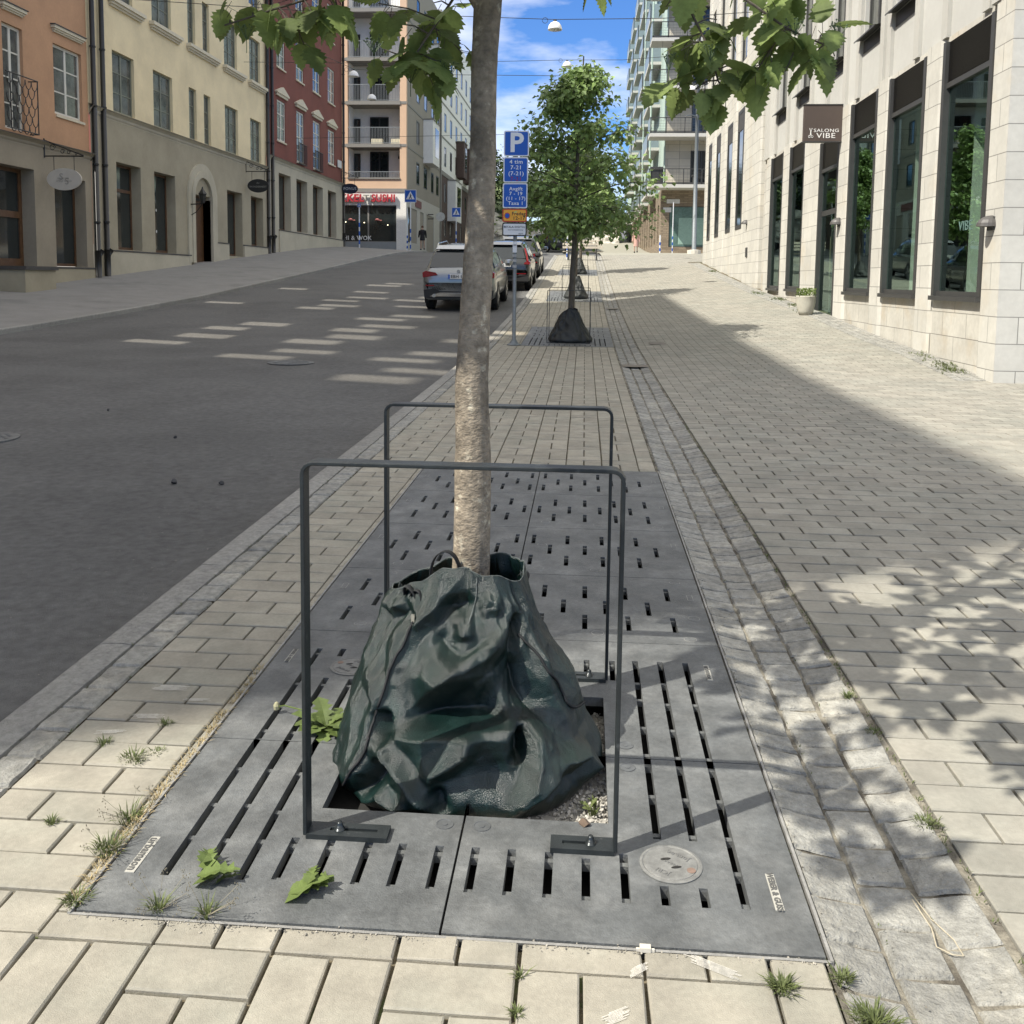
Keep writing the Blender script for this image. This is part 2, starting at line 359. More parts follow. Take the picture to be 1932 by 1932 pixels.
def grate(y0,label,full=True,loc=None):
    t=thing('tree_grate',label,'tree grate',(GX,y0,gz(GX,y0)),'cast iron tree grates in the pavement')
    d=y0-1.972; ye=1.972+(4.86 if full else 3.85)
    P=lambda u,v,w:(u,v+d,gz(GX,v+d)+.002-w)
    seams=[1.972,2.775,3.665,4.462,5.275,6.072,6.832] if full else [1.972,2.775,3.665,4.462,5.2,5.82]
    sw=.0215; H=[]; webs=[]
    def slot(x,a,b):
        H.append((x-sw/2,x+sw/2,a,b))
    L=[(.217,2.37,3.49),(.310,2.37,3.49),(.404,2.116,3.49),(.031,2.112,2.272),(.126,2.112,2.298),(-.062,2.114,2.29),(-.157,2.114,2.292),(-.25,2.116,2.292),(.219,2.112,2.182),(.312,2.112,2.182)]
    cyy=2.801
    for x,a,b in L: slot(x,a,b); slot(2*GX-x,2*cyy-b,2*cyy-a)
    for x in (-.343,-.438,-.526,-.625,-.72): 
        slot(x,2.12,2.29); slot(2*GX-x,2*cyy-2.29,2*cyy-2.12)
    for s in ((.217,[2.404,2.588,2.756,2.816,2.99,3.188,3.32]),(.31,[2.404,2.58,2.752,2.808,2.98,3.164,3.324]),(.404,[2.14,2.26,2.404,2.58,2.748,2.808,2.98,3.168,3.32])):
        for yy in s[1]: webs+= [(s[0],yy),(2*GX-s[0],2*cyy-yy)]
    for x in (-.72,-.625,-.526,-.438,-.343,-.25,-.157,-.062,.031,.126): webs+= [(x,2.135),(x,2.272),(x,2*cyy-2.135),(x,2*cyy-2.272)]
    if full: rows=[3.868,4.045,4.23,4.685,4.87,5.048,5.5,5.68,5.85,6.25,6.42,6.6]
    else: rows=[3.868,4.045,4.23,4.685,4.87,5.048,5.4,5.57]
    for x,yy in slotgrid(rows): slot(x,yy-.08,yy+.08); webs.append((x,yy+.07))
    hole=(-.69,.092,2.428,3.172)
    # one plate object per cast module row and side
    for si,(xa,xb) in enumerate(((-1.14,GX-.003),(GX+.003,.55))):
        for a,b in zip(seams,seams[1:]):
            a2,b2=a+.002,b-.002
            hs=[(max(h[0],xa),min(h[1],xb),max(h[2],a2),min(h[3],b2)) for h in H+[hole]]
            hs=[h for h in hs if h[1]-h[0]>.001 and h[3]-h[2]>.001]
            mb=MB(); holes_mesh(mb,P,xa,xb,a2,b2,hs,.032)
            for (u,v,u2,v2) in ((xa,a2,xb,a2),(xb,a2,xb,b2),(xb,b2,xa,b2),(xa,b2,xa,a2)):
                mb.add([P(u,v,0),P(u2,v2,0),P(u2,v2,.03),P(u,v,.03)],[(0,1,2,3)])
            for x,yy in webs:
                if xa<x<xb and a<=yy<b: p=P(x,yy,0); mb.box(x-.0105,x+.0105,p[1]-.008,p[1]+.008,p[2]-.03,p[2]-.011)
            mb.obj('plate',m_iron,t)
    # angle frame round the grate
    mb=MB(); 
    for (xa,xb) in ((-1.1535,-1.1465),(.5565,.5635)):
        for a,b in zip(frange(1.96,ye,.6),frange(1.96,ye,.6)[1:]):
            mb.add([P(xa,a,-.003),P(xb,a,-.003),P(xb,b,-.003),P(xa,b,-.003),P(xa,a,.05),P(xb,a,.05),P(xb,b,.05),P(xa,b,.05)],[(0,1,2,3),(0,4,7,3),(1,5,6,2),(0,1,5,4)])
    mb.add([P(-1.15,1.958,0),P(.56,1.958,0),P(.56,1.966,0),P(-1.15,1.966,0)],[(0,1,2,3)])
    mb.obj('edge_frame',m_iron2,t)
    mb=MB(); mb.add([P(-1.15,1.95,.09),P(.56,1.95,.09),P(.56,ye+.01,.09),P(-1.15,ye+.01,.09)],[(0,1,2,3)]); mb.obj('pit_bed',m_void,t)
    return t,P
gr1,GP=grate(1.972,'large cast iron tree grate holding the shiny green watering bag and two hoops')
def lid(x,y,flip):
    p=GP(x,y,0); s=-1 if flip else 1
    mb=MB(); mb.lathe([(.078,.0),(.078,.002),(.072,.0035),(.069,.0015),(.066,.0015),(.065,.003),(.0,.003)],p,40,cap=False); o=mb.obj('round_lid',mat('lid_iron',(.165,.165,.155),.6,var=.25,vs=40),gr1)
    r=MB(); r.disc((p[0]-.012*s,p[1]+.016*s,p[2]+.0035),(.013,.003,0),(0,.0045,0),12,(0,0,.0008)); r.disc((p[0]+.012*s,p[1]-.016*s,p[2]+.0035),(.013,.003,0),(0,.0045,0),12,(0,0,.0008)); r.objs('keyhole',m_void,o)
    ax=Vector((-.84,.54,0))*s; ay=Vector((-.54,-.84,0))*s
    c=Vector(p)+Vector((0,0,.0035)); lt=mat('lid_letter',(.13,.13,.125),.7,var=.05)
    text('Jom.ec',.021,lt,o,frameM(c+ay*.038*-1,ax,ay),.0008,'raised_lettering',bold=.0005); text('JCRI',.019,lt,o,frameM(c+ay*.042,ax,ay),.0008,'raised_lettering',bold=.0005); text('- PERRA -',.012,lt,o,frameM(c,ax,ay),.0006,'raised_lettering')
    q=MB(); q.disc(c+Vector((.048*s,-.026*s,-.0002)),(.011,0,0),(0,.011,0),16,(0,0,.001)); q.obj('rust_plug',mat('rust',(.19,.13,.10),.8,var=.2,vs=60),o)
lid(.243,2.268,False); lid(-.833,3.334,True)
def nameplate(x0,x1,y0,y1,body,size,flip,sx=1):
    mb=MB(); p=GP((x0+x1)/2,(y0+y1)/2,0); z=p[2]
    mb.box(x0,x1,y0,y1,z-.001,z+.0014); o=mb.obj('cast_nameplate',m_letter,gr1)
    ax=(0,-1,0) if not flip else (0,-1,0); ay=(1,0,0)
    text(body,size,mat('nameplate_text',(.09,.09,.085),.7,var=.05),o,frameM((p[0],p[1],z+.0018),ax,ay),.0008,'raised_lettering',sx=sx,bold=.0008)
nameplate(-1.094,-1.07,2.112,2.26,'urbamson',.03,False,1.05)
nameplate(.471,.492,2.116,2.252,'WEBER & GUSS',.0205,False,.98)
nameplate(.471,.490,3.344,3.478,'urbamson',.027,True,1.0)
nameplate(-1.094,-1.075,3.35,3.47,'WEBER & GUSS',.0185,True,.95)
mb=MB()
for x,y in [(-.345,2.384),(-.245,2.384),(.155,2.72),(.155,2.85)]:
    p=GP(x,y,0); mb.lathe([(.024,0),(.024,.0016),(.021,.0016),(.0205,.0006),(.008,.0006),(.008,.002),(.0,.002)],p,24,cap=False)
mb.objs('screw_cap',mat('screw_cap_iron',(.09,.095,.097),.5,var=.2,vs=50),gr1)
mb=MB()
for (x,y) in [(.50,4.2),(.50,5.0),(.5,5.8),(.5,6.5),(-1.08,4.2),(-1.08,5.0),(-1.08,5.8),(-1.08,6.5)]:
    p=GP(x,y,0); 
    for a in (-.012,.012): mb.box(p[0]+a-.0012,p[0]+a+.0012,p[1]-.035,p[1]+.035,p[2],p[2]+.0012)
    for a in (-.035,.035): mb.box(p[0]-.0132,p[0]+.0132,p[1]+a-.0015,p[1]+a+.0015,p[2],p[2]+.0011)
for (x,y) in [(.49,3.95),(.08,3.75),(.45,3.72),(.08,4.55),(.45,4.4),(-.2,4.95),(-.2,4.55),(-.4,4.6),(-.4,5.05),(-.9,4.4),(-.9,3.75),(.1,5.36),(.45,5.36),(-.9,4.55),(-.2,5.4)]:
    p=GP(x,y,0); mb.lathe([(.026,.0),(.026,.0011),(.0235,.0011),(.0235,.0)],p,20,cap=False)
mb.obj('cast_mark',m_iron2,gr1)
# gravel bed in the opening
m_grav=mat('gravel_grey',(.40,.38,.34),.9,var=.2,vs=60,isl=.35,bump=.3,bs=200)
mb=MB()
def pebble(mb,x,y,z,r):
    vs=[]; a0=random.random()*6
    q=Matrix.Rotation(random.random()*6,3,'Z')@Matrix.Rotation(random.random()*3,3,'X')
    for v in ((1,0,0),(-1,0,0),(0,1,0),(0,-1,0),(0,0,1),(0,0,-1),(.6,.6,.6),(-.6,.6,-.6),(.6,-.6,-.6),(-.6,-.6,.6)):
        w=q@Vector((v[0]*r*random.uniform(.8,1.25),v[1]*r*random.uniform(.65,1.1),v[2]*r*random.uniform(.6,.9))); vs.append((x+w.x,y+w.y,z+w.z))
    mb.add(vs,[(0,6,4),(0,8,5),(0,6,2),(2,6,4),(1,7,5),(1,7,2),(1,9,3),(1,9,4),(3,8,5),(3,8,0),(3,9,4),(2,7,5),(1,4,2),(0,5,2),(3,4,0),(1,5,3)])
for i in range(5200):
    x=random.uniform(-.70,.10); y=random.uniform(2.41,3.2)
    if x<-.28: continue
    pebble(mb,x,y,-.052+random.uniform(-.006,.004)+.01*noise.noise(Vector((x*6,y*6,0))),random.choice((.0042,.005,.006,.0075)))
mb.box(-.30,.10,2.41,3.19,-.12,-.056)
tag(mb.obj('gravel',m_grav),kind='stuff')
# ================================================================ HOOPS (flat steel protection bars)
def hoop(y,label,x0=-.697,x1=.105,h=.985,foot=(-1,-1),bolt=(.095,.045)):
    z=gz(GX,y)+.004
    t=thing('guard_hoop',label,'guard hoop',((x0+x1)/2,y,z),'steel hoops guarding the street trees')
    w,th,rr=.05,.0105,.028          # depth along Y, thickness, corner radius
    path=[(x0,z+.012)]
    path=[(x0,z+th*.6),(x0,z+h-rr)]+[(x0+rr-rr*math.cos(a),z+h-rr+rr*math.sin(a)) for a in (R(22),R(45),R(68))]+[(x0+rr,z+h),(x1-rr,z+h)]+[(x1-rr+rr*math.sin(a),z+h-rr+rr*math.cos(a)) for a in (R(22),R(45),R(68))]+[(x1,z+h-rr),(x1,z+th*.6)]
    mb=MB(); n=len(path); vs=[]
    for i,(px,pz) in enumerate(path):
        a=Vector(path[max(i-1,0)]); b=Vector(path[min(i+1,n-1)]); d=(b-a).normalized(); nr=Vector((-d.y,d.x))*th/2
        for s,dy in ((1,-w/2),(1,w/2),(-1,w/2),(-1,-w/2)): vs.append((px+nr.x*s,y+dy,pz+nr.y*s))
    mb.add(vs,[(i*4+k,i*4+(k+1)%4,(i+1)*4+(k+1)%4,(i+1)*4+k) for i in range(n-1) for k in range(4)]+[(0,1,2,3),(n*4-4,n*4-3,n*4-2,n*4-1)])
    mb.obj('bar',m_steel,t,bevel=.0022,fix=True)
    for sx,xx in ((1,x0),(-1,x1)):
        mb=MB(); L=.215 if sx>0 else .165; a,b=sorted((xx+sx*.003,xx+sx*L))
        yc=y+.004
        P=lambda u,v,w_:(u,v,z+.011-w_)
        ha,hb=sorted((xx+sx*.06,xx+sx*(L-.03)))
        holes_mesh(mb,P,a,b,yc-.03,yc+.03,[(ha,hb,yc-.0065,yc+.0065)],.006)
        mb.add([P(ha,yc-.0065,.006),P(hb,yc-.0065,.006),P(hb,yc+.0065,.006),P(ha,yc+.0065,.006)],[(0,1,2,3)])
        for (u,v,u2,v2) in ((a,yc-.03,b,yc-.03),(b,yc-.03,b,yc+.03),(b,yc+.03,a,yc+.03),(a,yc+.03,a,yc-.03)): mb.add([P(u,v,0),P(u2,v2,0),P(u2,v2,.0145),P(u,v,.0145)],[(0,1,2,3)])
        fo=mb.obj('foot_plate',m_steel,t)
        bx=xx+sx*(.085 if sx>0 else .062)
        q=MB(); q.lathe([(.0145,.011),(.0145,.013),(.011,.013),(.011,.02),(.0085,.021),(.008,.028),(.0055,.032),(0,.033)],(bx,yc,z),12,cap=False); q.obj('cap_nut',mat('nut_dark',(.03,.035,.037),.3,metal=.4,var=.1),fo,smooth=True)
    return t
hoop(2.312,'flat steel hoop with bolted feet in front of the shiny green watering bag')
hoop(3.315,'flat steel hoop just behind the green bag and mottled trunk')
# ================================================================ WATERING BAG
FOLDS=[
([(-.358,.558),(-.423,.472),(-.482,.413),(-.53,.33),(-.556,.258)],.018,.0239,.0438),
([(-.213,.434),(-.253,.391),(-.328,.345),(-.409,.276),(-.49,.203)],.034,.0438,.0517),
([(-.419,.402),(-.381,.365),(-.341,.352),(-.295,.376),(-.246,.43)],-.026,.0358,.0219),
([(-.355,.467),(-.341,.421),(-.335,.386)],.016,.0239,.0239),
([(-.498,.183),(-.403,.196),(-.297,.203),(-.192,.191)],-.045,.0637,.0239),
([(-.516,.143),(-.46,.15),(-.379,.167),(-.299,.177),(-.191,.178),(-.155,.192)],.03,.0199,.0677),
([(-.155,.192),(-.128,.146),(-.12,.087),(-.136,.042),(-.17,-.006)],.03,.0438,.0179),
([(-.169,.175),(-.158,.133),(-.158,.082)],-.03,.0239,.0239),
([(-.299,.176),(-.313,.128),(-.397,.074),(-.413,.015)],.022,.0239,.0318),
([(-.39,.044),(-.373,.01),(-.36,-.029)],-.022,.0159,.0239),
([(-.531,.154),(-.535,.107),(-.467,.048),(-.384,-.036)],.026,.0239,.0358),
([(-.574,.195),(-.556,.163),(-.528,.123)],-.03,.0239,.0199),
([(-.623,.282),(-.591,.257),(-.576,.209),(-.602,.102),(-.681,-.036)],.016,.0318,.0239),
([(-.515,.085),(-.552,.052),(-.581,.018),(-.643,-.027)],-.03,.0239,.0239),
([(-.186,.401),(-.072,.27),(.036,.134)],.014,.0239,.0358),
([(-.201,.374),(-.154,.255),(-.066,.138)],-.035,.0358,.0438),
([(-.043,.072),(-.115,.028),(-.185,-.032)],.016,.0199,.0279),
([(-.613,-.049),(-.551,.009),(-.499,-.02),(-.437,-.004)],.018,.0239,.0279),
([(-.064,.079),(.003,.061),(.076,-.044)],.022,.0239,.0199),
([(-.569,.414),(-.523,.446),(-.492,.411)],-.02,.0239,.0239),
([(-.587,.429),(-.53,.468)],.016,.0199,.0199),
([(-.415,.475),(-.357,.47),(-.31,.496)],-.014,.0239,.0239),
([(-.294,.507),(-.254,.491),(-.25,.449)],.01,.0159,.0358),
([(-.188,.455),(-.19,.402),(-.2,.35)],-.02,.0199,.0199)]
def foldh(x,z):
    h=0
    for pts,amp,wl_,wr_ in FOLDS:
        best=1e9; sg=1; end=0
        for k in range(len(pts)-1):
            ax,az=pts[k]; bx,bz=pts[k+1]; dx,dz=bx-ax,bz-az; L2=dx*dx+dz*dz
            t=((x-ax)*dx+(z-az)*dz)/L2; tc_=min(1,max(0,t)); qx,qz=ax+dx*tc_-x,az+dz*tc_-z; d=math.hypot(qx,qz)
            if d<best:
                best=d; sg=dx*(z-az)-dz*(x-ax)
                e=(k+tc_)/(len(pts)-1); end=min(1,(.15+min(e,1-e)*3.2))
        w=wl_ if sg>0 else wr_
        if best<w*1.6:
            q=1-best/(w*1.6); h+=amp*end*q**1.25*(1.5)
    return h
BCX,BCY=-.335,2.86
def bagp(u,t):
    a=u*2*math.pi; f=1-(1-t)**1.12
    lx=.435-.20*f; rx=.415-.24*f; fy=.405-.325*f; by=.34-.265*f
    if t<.12: k=1-.12*((.12-t)/.12)**2; lx*=k; rx*=k; fy*=k; by*=k
    c,s=math.cos(a),math.sin(a); e=.78
    cc=math.copysign(abs(c)**e,c); ss=math.copysign(abs(s)**e,s)
    x=BCX+(rx if cc>0 else lx)*cc-.015*t; y=BCY+(by if ss>0 else fy)*ss+.02*t; z=-.05+.61*t
    k=t**5; z+=k*((.018*math.exp(-((x+.25)/.09)**2) if ss>0 else .022*math.exp(-((x+.37)/.07)**2)-.022*math.exp(-((x+.17)/.05)**2))-.05*max(0,-(x-BCX)-.08)/.12+.004*math.sin(x*70)); y+=k*.02*(1 if ss>0 else -1)*(1 if x>-.33 else .2)
    return Vector((x,y,z)),a
def build_bag(name,seed,nu,nv,folds=True):
    mb=MB(); vs=[]
    for j in range(nv):
        t=j/(nv-1)
        for i in range(nu):
            u=i/nu; p,a=bagp(u,t); n=Vector((math.cos(a)/.42,math.sin(a)/.36,.35)).normalized()
            env=min(1,t*5+.25)*min(1,(1-t)*6+.25)
            h=0
            if folds and math.sin(a)<.25: h+=foldh(p.x,p.z)*min(1,(.25-math.sin(a))*3)*1.45
            q=Vector((math.cos(a)*1.6+seed,math.sin(a)*1.6,t*1.7))
            r1=1-abs(noise.noise(q*1.9))*2; r2=1-abs(noise.noise(q*4.3+Vector((5,0,0))))*2
            big=.03 if not folds else .011
            h+=env*(big*(r1-.35)+(.008 if not folds else .003)*(r2-.3)+(.022 if not folds else .010)*noise.noise(q*1.1+Vector((0,9,0))))
            if folds: wq=q*2.6+Vector((1,4,2))+.35*noise.noise_vector(q*2); h+=env*(.030*(noise.voronoi(wq*.75)[0][0]-.45)+.005*(noise.voronoi(wq*1.6)[0][0]-.45))
            h+=env*.0016*noise.noise(q*16)
            # gathered pleats running down from the mouth
            h+=.006*math.sin(a*9+2*math.sin(a*2))*max(0,t-.55)/.45*env
            p=p+n*h
            if not folds: p.x=BCX+(p.x-BCX)*(1.04-.32*t); p.y=BCY+(p.y-BCY)*(1-.1*t)
            if not folds or True: p.z=max(p.z,-.058+.002*math.sin(i))
            vs.append(p)
    mb.v=[tuple(v) for v in vs]
    mb.f=[(j*nu+i,j*nu+(i+1)%nu,(j+1)*nu+(i+1)%nu,(j+1)*nu+i) for j in range(nv-1) for i in range(nu)]
    return mb
m_bag=mat('woven_green_tarpaulin',(.0026,.0112,.0095),.28,var=.35,vs=9,bump=.45,bs=300,col2=(.012,.03,.027),s2=7,th=(.5,.75),spec=.62)
m_bagd=mat('bag_black_web',(.006,.007,.008),.75,var=.1)
m_hem=mat('frayed_hem',(.11,.125,.12),.9,var=.2,vs=80)
bt=thing('watering_bag','shiny dark green zipped watering bag wrapped round the mottled tree trunk','watering bag',(BCX,BCY,-.05))
nu,nv=400,200
bmb=build_bag('bag_shell',3.1,nu,nv); bo=bmb.obj('bag_shell',m_bag,bt,smooth=True)
so_=bo.modifiers.new('t','SOLIDIFY'); so_.thickness=.003; so_.offset=-1
bv=bmb.v
def onbag(x,z,off=.004):
    """nearest outer surface point of the front at (x,z)"""
    b=min((v for v in bv if v[1]<BCY+.12),key=lambda v:(v[0]-x)**2+(v[2]-z)**2+ .02*max(0,v[1]-2.9))
    n=Vector((b[0]-BCX,(b[1]-BCY)*1.3,.12)).normalized(); return Vector(b)+n*off
def ribbon(pts,wd,m,name,parent,th=.0012,sub=6):
    P=[]
    for a,b in zip(pts,pts[1:]):
        for k in range(sub): P.append((a[0]+(b[0]-a[0])*k/sub,a[1]+(b[1]-a[1])*k/sub))
    P.append(pts[-1]); Q=[onbag(*p) for p in P]
    Q=[(Q[max(i-1,0)]+Q[i]+Q[min(i+1,len(Q)-1)])/3 for i in range(len(Q))]
    mb=MB(); mb.tube(Q,[wd/2]*len(Q),6); return mb.obj(name,m,parent,smooth=True)
for pts in ([(-.485,.447),(-.497,.418),(-.516,.369),(-.536,.336),(-.548,.307),(-.575,.207),(-.592,.148),(-.603,.095),(-.64,.049),(-.684,-.043)],[(-.186,.398),(-.116,.337),(-.073,.276),(-.028,.184),(.036,.134)]):
    z_=ribbon(pts,.0085,m_bagd,'zip',bt)
ribbon([(-.309,.562),(-.307,.507),(-.324,.432)],.003,m_hem,'seam',bt)
q=onbag(-.487,.45,.01); mb=MB(); mb.box(q.x-.005,q.x+.005,q.y-.006,q.y,q.z-.02,q.z+.004); mb.lathe([(.006,0),(.006,.003),(.003,.003),(.003,0)],(q.x,q.y-.004,q.z-.028),10,cap=False); mb.obj('zip_pull',mat('zinc',(.6,.58,.52),.35,metal=.9,var=.05),z_)
# mouth hem thread + inner dark strap, handles
rim=[Vector(bv[(nv-1)*nu+i]) for i in range(nu)]
mb=MB(); mb.tube([r+Vector((0,0,.001)) for r in rim[::3]]+[rim[0]],[.0006+.0011*random.random() for _ in rim[::3]]+[.0015],5); mb.obj('hem',m_hem,bt)
def loopband(c0,c1,h,lean,name='handle'):
    mb=MB(); c0,c1=Vector(c0),Vector(c1); N=14; vs=[]
    sd=Vector((.25,1,0)).normalized()*.012
    for i in range(N+1):
        a=math.pi*i/N; p=c0+(c1-c0)*(.5-.5*math.cos(a))+Vector((lean*math.sin(a),0,h*math.sin(a)**.8)); 
        vs+=[p-sd,p+sd]
    mb.add(vs,[(2*i,2*i+1,2*i+3,2*i+2) for i in range(N)]); o=mb.obj(name,m_bagd,bt,smooth=True); s=o.modifiers.new('s','SOLIDIFY'); s.thickness=.002; return o
loopband((-.452,2.83,.505),(-.372,2.87,.545),.085,-.018)
loopband((-.53,2.80,.49),(-.49,2.78,.475),.035,-.01); loopband((-.51,2.79,.49),(-.478,2.77,.465),.03,.01); loopband((-.19,2.93,.52),(-.165,2.9,.51),.02,.012)
mb=MB(); random.seed(11)
for x,z in ((-.556,.50),(-.545,.49),(-.42,.545),(-.30,.55),(-.17,.535)):
    p=onbag(x,z,.0); 
    for k in range(3): mb.tube([p,p+Vector((random.uniform(-.012,.012),-.004,.012)),p+Vector((random.uniform(-.02,.02),-.006,.028))],.0006,4)
mb.obj('loose_thread',m_hem,bt)
# ================================================================ FOREGROUND TREE
m_bark=mat('whitebeam_bark',(.21,.175,.13),.9,var=.6,vs=5,bump=.8,bs=60,col2=(.42,.38,.29),s2=22,th=(.57,.68))
m_bark2=mat('tree_bark_grey',(.10,.085,.065),.9,var=.25,vs=9,bump=.6,bs=50)
m_leaf=mat('whitebeam_leaf',(.20,.26,.085),.6,var=.2,vs=9,isl=.4,trans=.5,spec=.3)
m_leaf2=mat('street_tree_leaf',(.21,.30,.10),.45,var=.25,vs=2,isl=.45,trans=.35,spec=.5)
m_leaf3=mat('far_tree_leaf',(.05,.10,.025),.6,var=.3,vs=1.2,isl=.4,trans=.2)
m_bud=mat('unripe_berry_stalks',(.07,.11,.045),.7,var=.2,vs=40)
def bark_bump(m,hs=4):
    n,l=m.node_tree.nodes,m.node_tree.links; b=[q for q in n if q.type=='BUMP'][0]; t=b.inputs['Height'].links[0].from_node
    mp=n.new('ShaderNodeMapping'); mp.inputs['Scale'].default_value=(1,1,hs); g=[q for q in n if q.type=='NEW_GEOMETRY'][0]; l.new(g.outputs['Position'],mp.inputs[0]); l.new(mp.outputs[0],t.inputs[0]); b.inputs['Distance'].default_value=.012
bark_bump(m_bark,1.5)
def limb(mb,pts,r0,r1,n=10,rough=0,seg=6):
    P=[Vector(p) for p in pts]; Q=[]
    for i in range(len(P)-1):
        a=P[max(i-1,0)];b=P[i];c=P[i+1];d=P[min(i+2,len(P)-1)]
        for k in range(seg):
            t=k/seg; Q.append(.5*((2*b)+(c-a)*t+(2*a-5*b+4*c-d)*t*t+(3*b-a-3*c+d)*t**3))
    Q.append(P[-1]); N=len(Q); mb.tube(Q,[r0+(r1-r0)*i/(N-1) for i in range(N)],n)
    if rough:
        o=len(mb.v)-N*n
        for i in range(N):
            for k in range(n):
                v=Vector(mb.v[o+i*n+k]); d=v-Q[i]; s=1+rough*noise.noise(Vector((d.x*20,d.y*20,v.z*5)))+rough*.5*noise.noise(v*28); mb.v[o+i*n+k]=tuple(Q[i]+d*s)
    return Q
# lobed, toothed leaf in its own plane (tip at +y)
def leafshape():
    half=[(.0,.0)]; pts=[]
    prof=[(.02,0),(.17,.05),(.33,.15),(.27,.20),(.45,.27),(.34,.34),(.43,.43),(.29,.48),(.36,.57),(.24,.62),(.29,.70),(.17,.75),(.19,.83),(.08,.88),(.0,1.0)]
    r=[(x,y) for x,y in prof]; l=[(-x,y) for x,y in reversed(prof[:-1])]
    return r+l
LS=leafshape()
def leaf(mb,p,d,nrm,s,curl=.25,shape=None):
    d=Vector(d).normalized(); nrm=Vector(nrm); nrm=(nrm-d*nrm.dot(d)).normalized(); x=d.cross(nrm); sh=shape or LS
    def q(a,b): return p+x*(a*s*.92)+d*(b*s)+nrm*(-curl*s*(b*b*.6+a*a*1.1)+.12*s*abs(a))
    n=len(sh); h=n//2; base=len(mb.v); mid=[q(0,t) for t in (0,.3,.6,1.0)]
    mb.v+=[tuple(q(a,b)) for a,b in sh]+[tuple(m) for m in mid[1:3]]
    m1,m2=base+n,base+n+1; rl=[base+i for i in range(15)]; ll=[base+i for i in range(28,13,-1)]
    for L in (rl,ll): mb.f+=[tuple(L[:5]+[m1]),tuple([m1]+L[4:10]+[m2]),tuple([m2]+L[9:])]
    mb.f.append((rl[0],m1,ll[0]))
def spray(mb,tw,p,d,n,s,spread=.9):
    """a cluster of leaves on stalks round a twig end"""
    d=Vector(d).normalized()
    for k in range(n):
        a=random.random()*6.283; t=d.orthogonal().normalized(); t2=d.cross(t); o=(t*math.cos(a)+t2*math.sin(a))
        dd=(d*random.uniform(.1,.9)+o*spread+Vector((0,0,-.45))).normalized(); st=p-d*random.uniform(0,s*1.2); e=st+dd*s*random.uniform(.25,.5)
        tw.tube([st,e],s*.012,3,cap=False)
        nn=(Vector((0,0,1))+o*random.uniform(-.2,.7)+Vector((random.uniform(-.4,.4),random.uniform(-.4,.4),0))).normalized()
        leaf(mb,e,(dd+Vector((0,0,-.55))),nn,s*random.uniform(.75,1.3),random.uniform(.05,.5))
random.seed(21)
mt=thing('street_tree','street tree with mottled bark rising from the shiny green watering bag','tree',(-.345,2.93,-.06))
tb=MB(); limb(tb,[(-.335,2.94,-.08),(-.345,2.94,.4),(-.342,2.95,.8),(-.348,2.96,1.16),(-.335,2.97,1.5),(-.322,2.98,1.8),(-.322,2.985,2.1),(-.315,2.99,2.4),(-.30,3.0,3.2),(-.28,3.0,4.4),(-.27,3.0,5.6)],.066,.022,26,.075,10)
for i,v in enumerate(tb.v):   # the upper stem swells where the lowest limbs leave
    x,y,z=v
    if z<2.6:
        c=Vector((-.335,2.97)); s=1+ .30*math.exp(-((z-2.36)/.2)**2) -.06*math.exp(-((z-1.9)/.5)**2)+.05*math.exp(-((z-.86)/.05)**2)*(1 if x<-.36 else .2)+.05*math.exp(-((z-.98)/.04)**2)*(1 if x>-.32 else 0)
        tb.v[i]=(c.x+(x-c.x)*s,c.y+(y-c.y)*s,z)
limb(tb,[(-.315,2.985,2.36),(-.20,2.9,2.52),(.05,2.9,2.6),(.45,2.95,2.85),(.9,3.0,3.3)],.034,.012,10)
limb(tb,[(-.33,2.985,2.3),(-.45,2.93,2.45),(-.7,2.9,2.6),(-1.1,2.95,2.75),(-1.5,3.0,3.2)],.03,.011,10)
limb(tb,[(-.31,3.0,2.75),(-.15,3.3,3.1),(.1,3.8,3.5),(.3,4.2,4.1)],.03,.01,8)
limb(tb,[(-.31,3.0,2.9),(-.4,2.7,3.2),(-.45,2.3,3.7),(-.4,2.0,4.3)],.028,.01,8)
limb(tb,[(-.29,3.0,3.3),(.2,3.1,3.8),(.7,3.1,4.5)],.028,.01,8); limb(tb,[(-.29,3.0,3.5),(-.8,3.1,4.0),(-1.2,3.1,4.7)],.026,.01,8)
tb.obj('trunk',m_bark,mt,smooth=True)
lm=MB(); tw=MB()
# clumps seen along the top of the view: branch path + clusters
def bough(pts,clu,r=.006):
    sc=lambda p:(p[0],p[1]*1.11,p[2])+tuple(p[3:]) if p[1]<2.83 else tuple(p)
    pts=[sc(p) for p in pts]; clu=[sc(c) for c in clu]
    Q=limb(tw,pts,r,r*.45,6)
    for (x,y,z,n,s) in clu:
        p=Vector((x,y,z)); b=min(Q,key=lambda q:(q-p).length); tw.tube([b,(b+p)/2+Vector((0,0,.01)),p],[r*.5,r*.4,r*.3],5,cap=False)
        spray(lm,tw,p,(p-b).normalized() if (p-b).length>.02 else Vector((0,-.2,-1)),max(3,int(n*.75)),s*.82)
bough([(-.33,2.97,2.45),(-.6,2.85,2.42),(-.85,2.75,2.36),(-1.0,2.7,2.29),(-1.14,2.68,2.24)],[(-1.12,2.68,2.25,5,.11),(-1.02,2.70,2.22,6,.115),(-.93,2.7,2.24,7,.12),(-.86,2.72,2.25,6,.115),(-.97,2.76,2.34,8,.12),(-.78,2.7,2.27,8,.12),(-.9,2.72,2.19,5,.12),(-.76,2.74,2.36,8,.12),(-.82,2.8,2.32,7,.12),(-1.1,2.8,2.36,6,.11)])
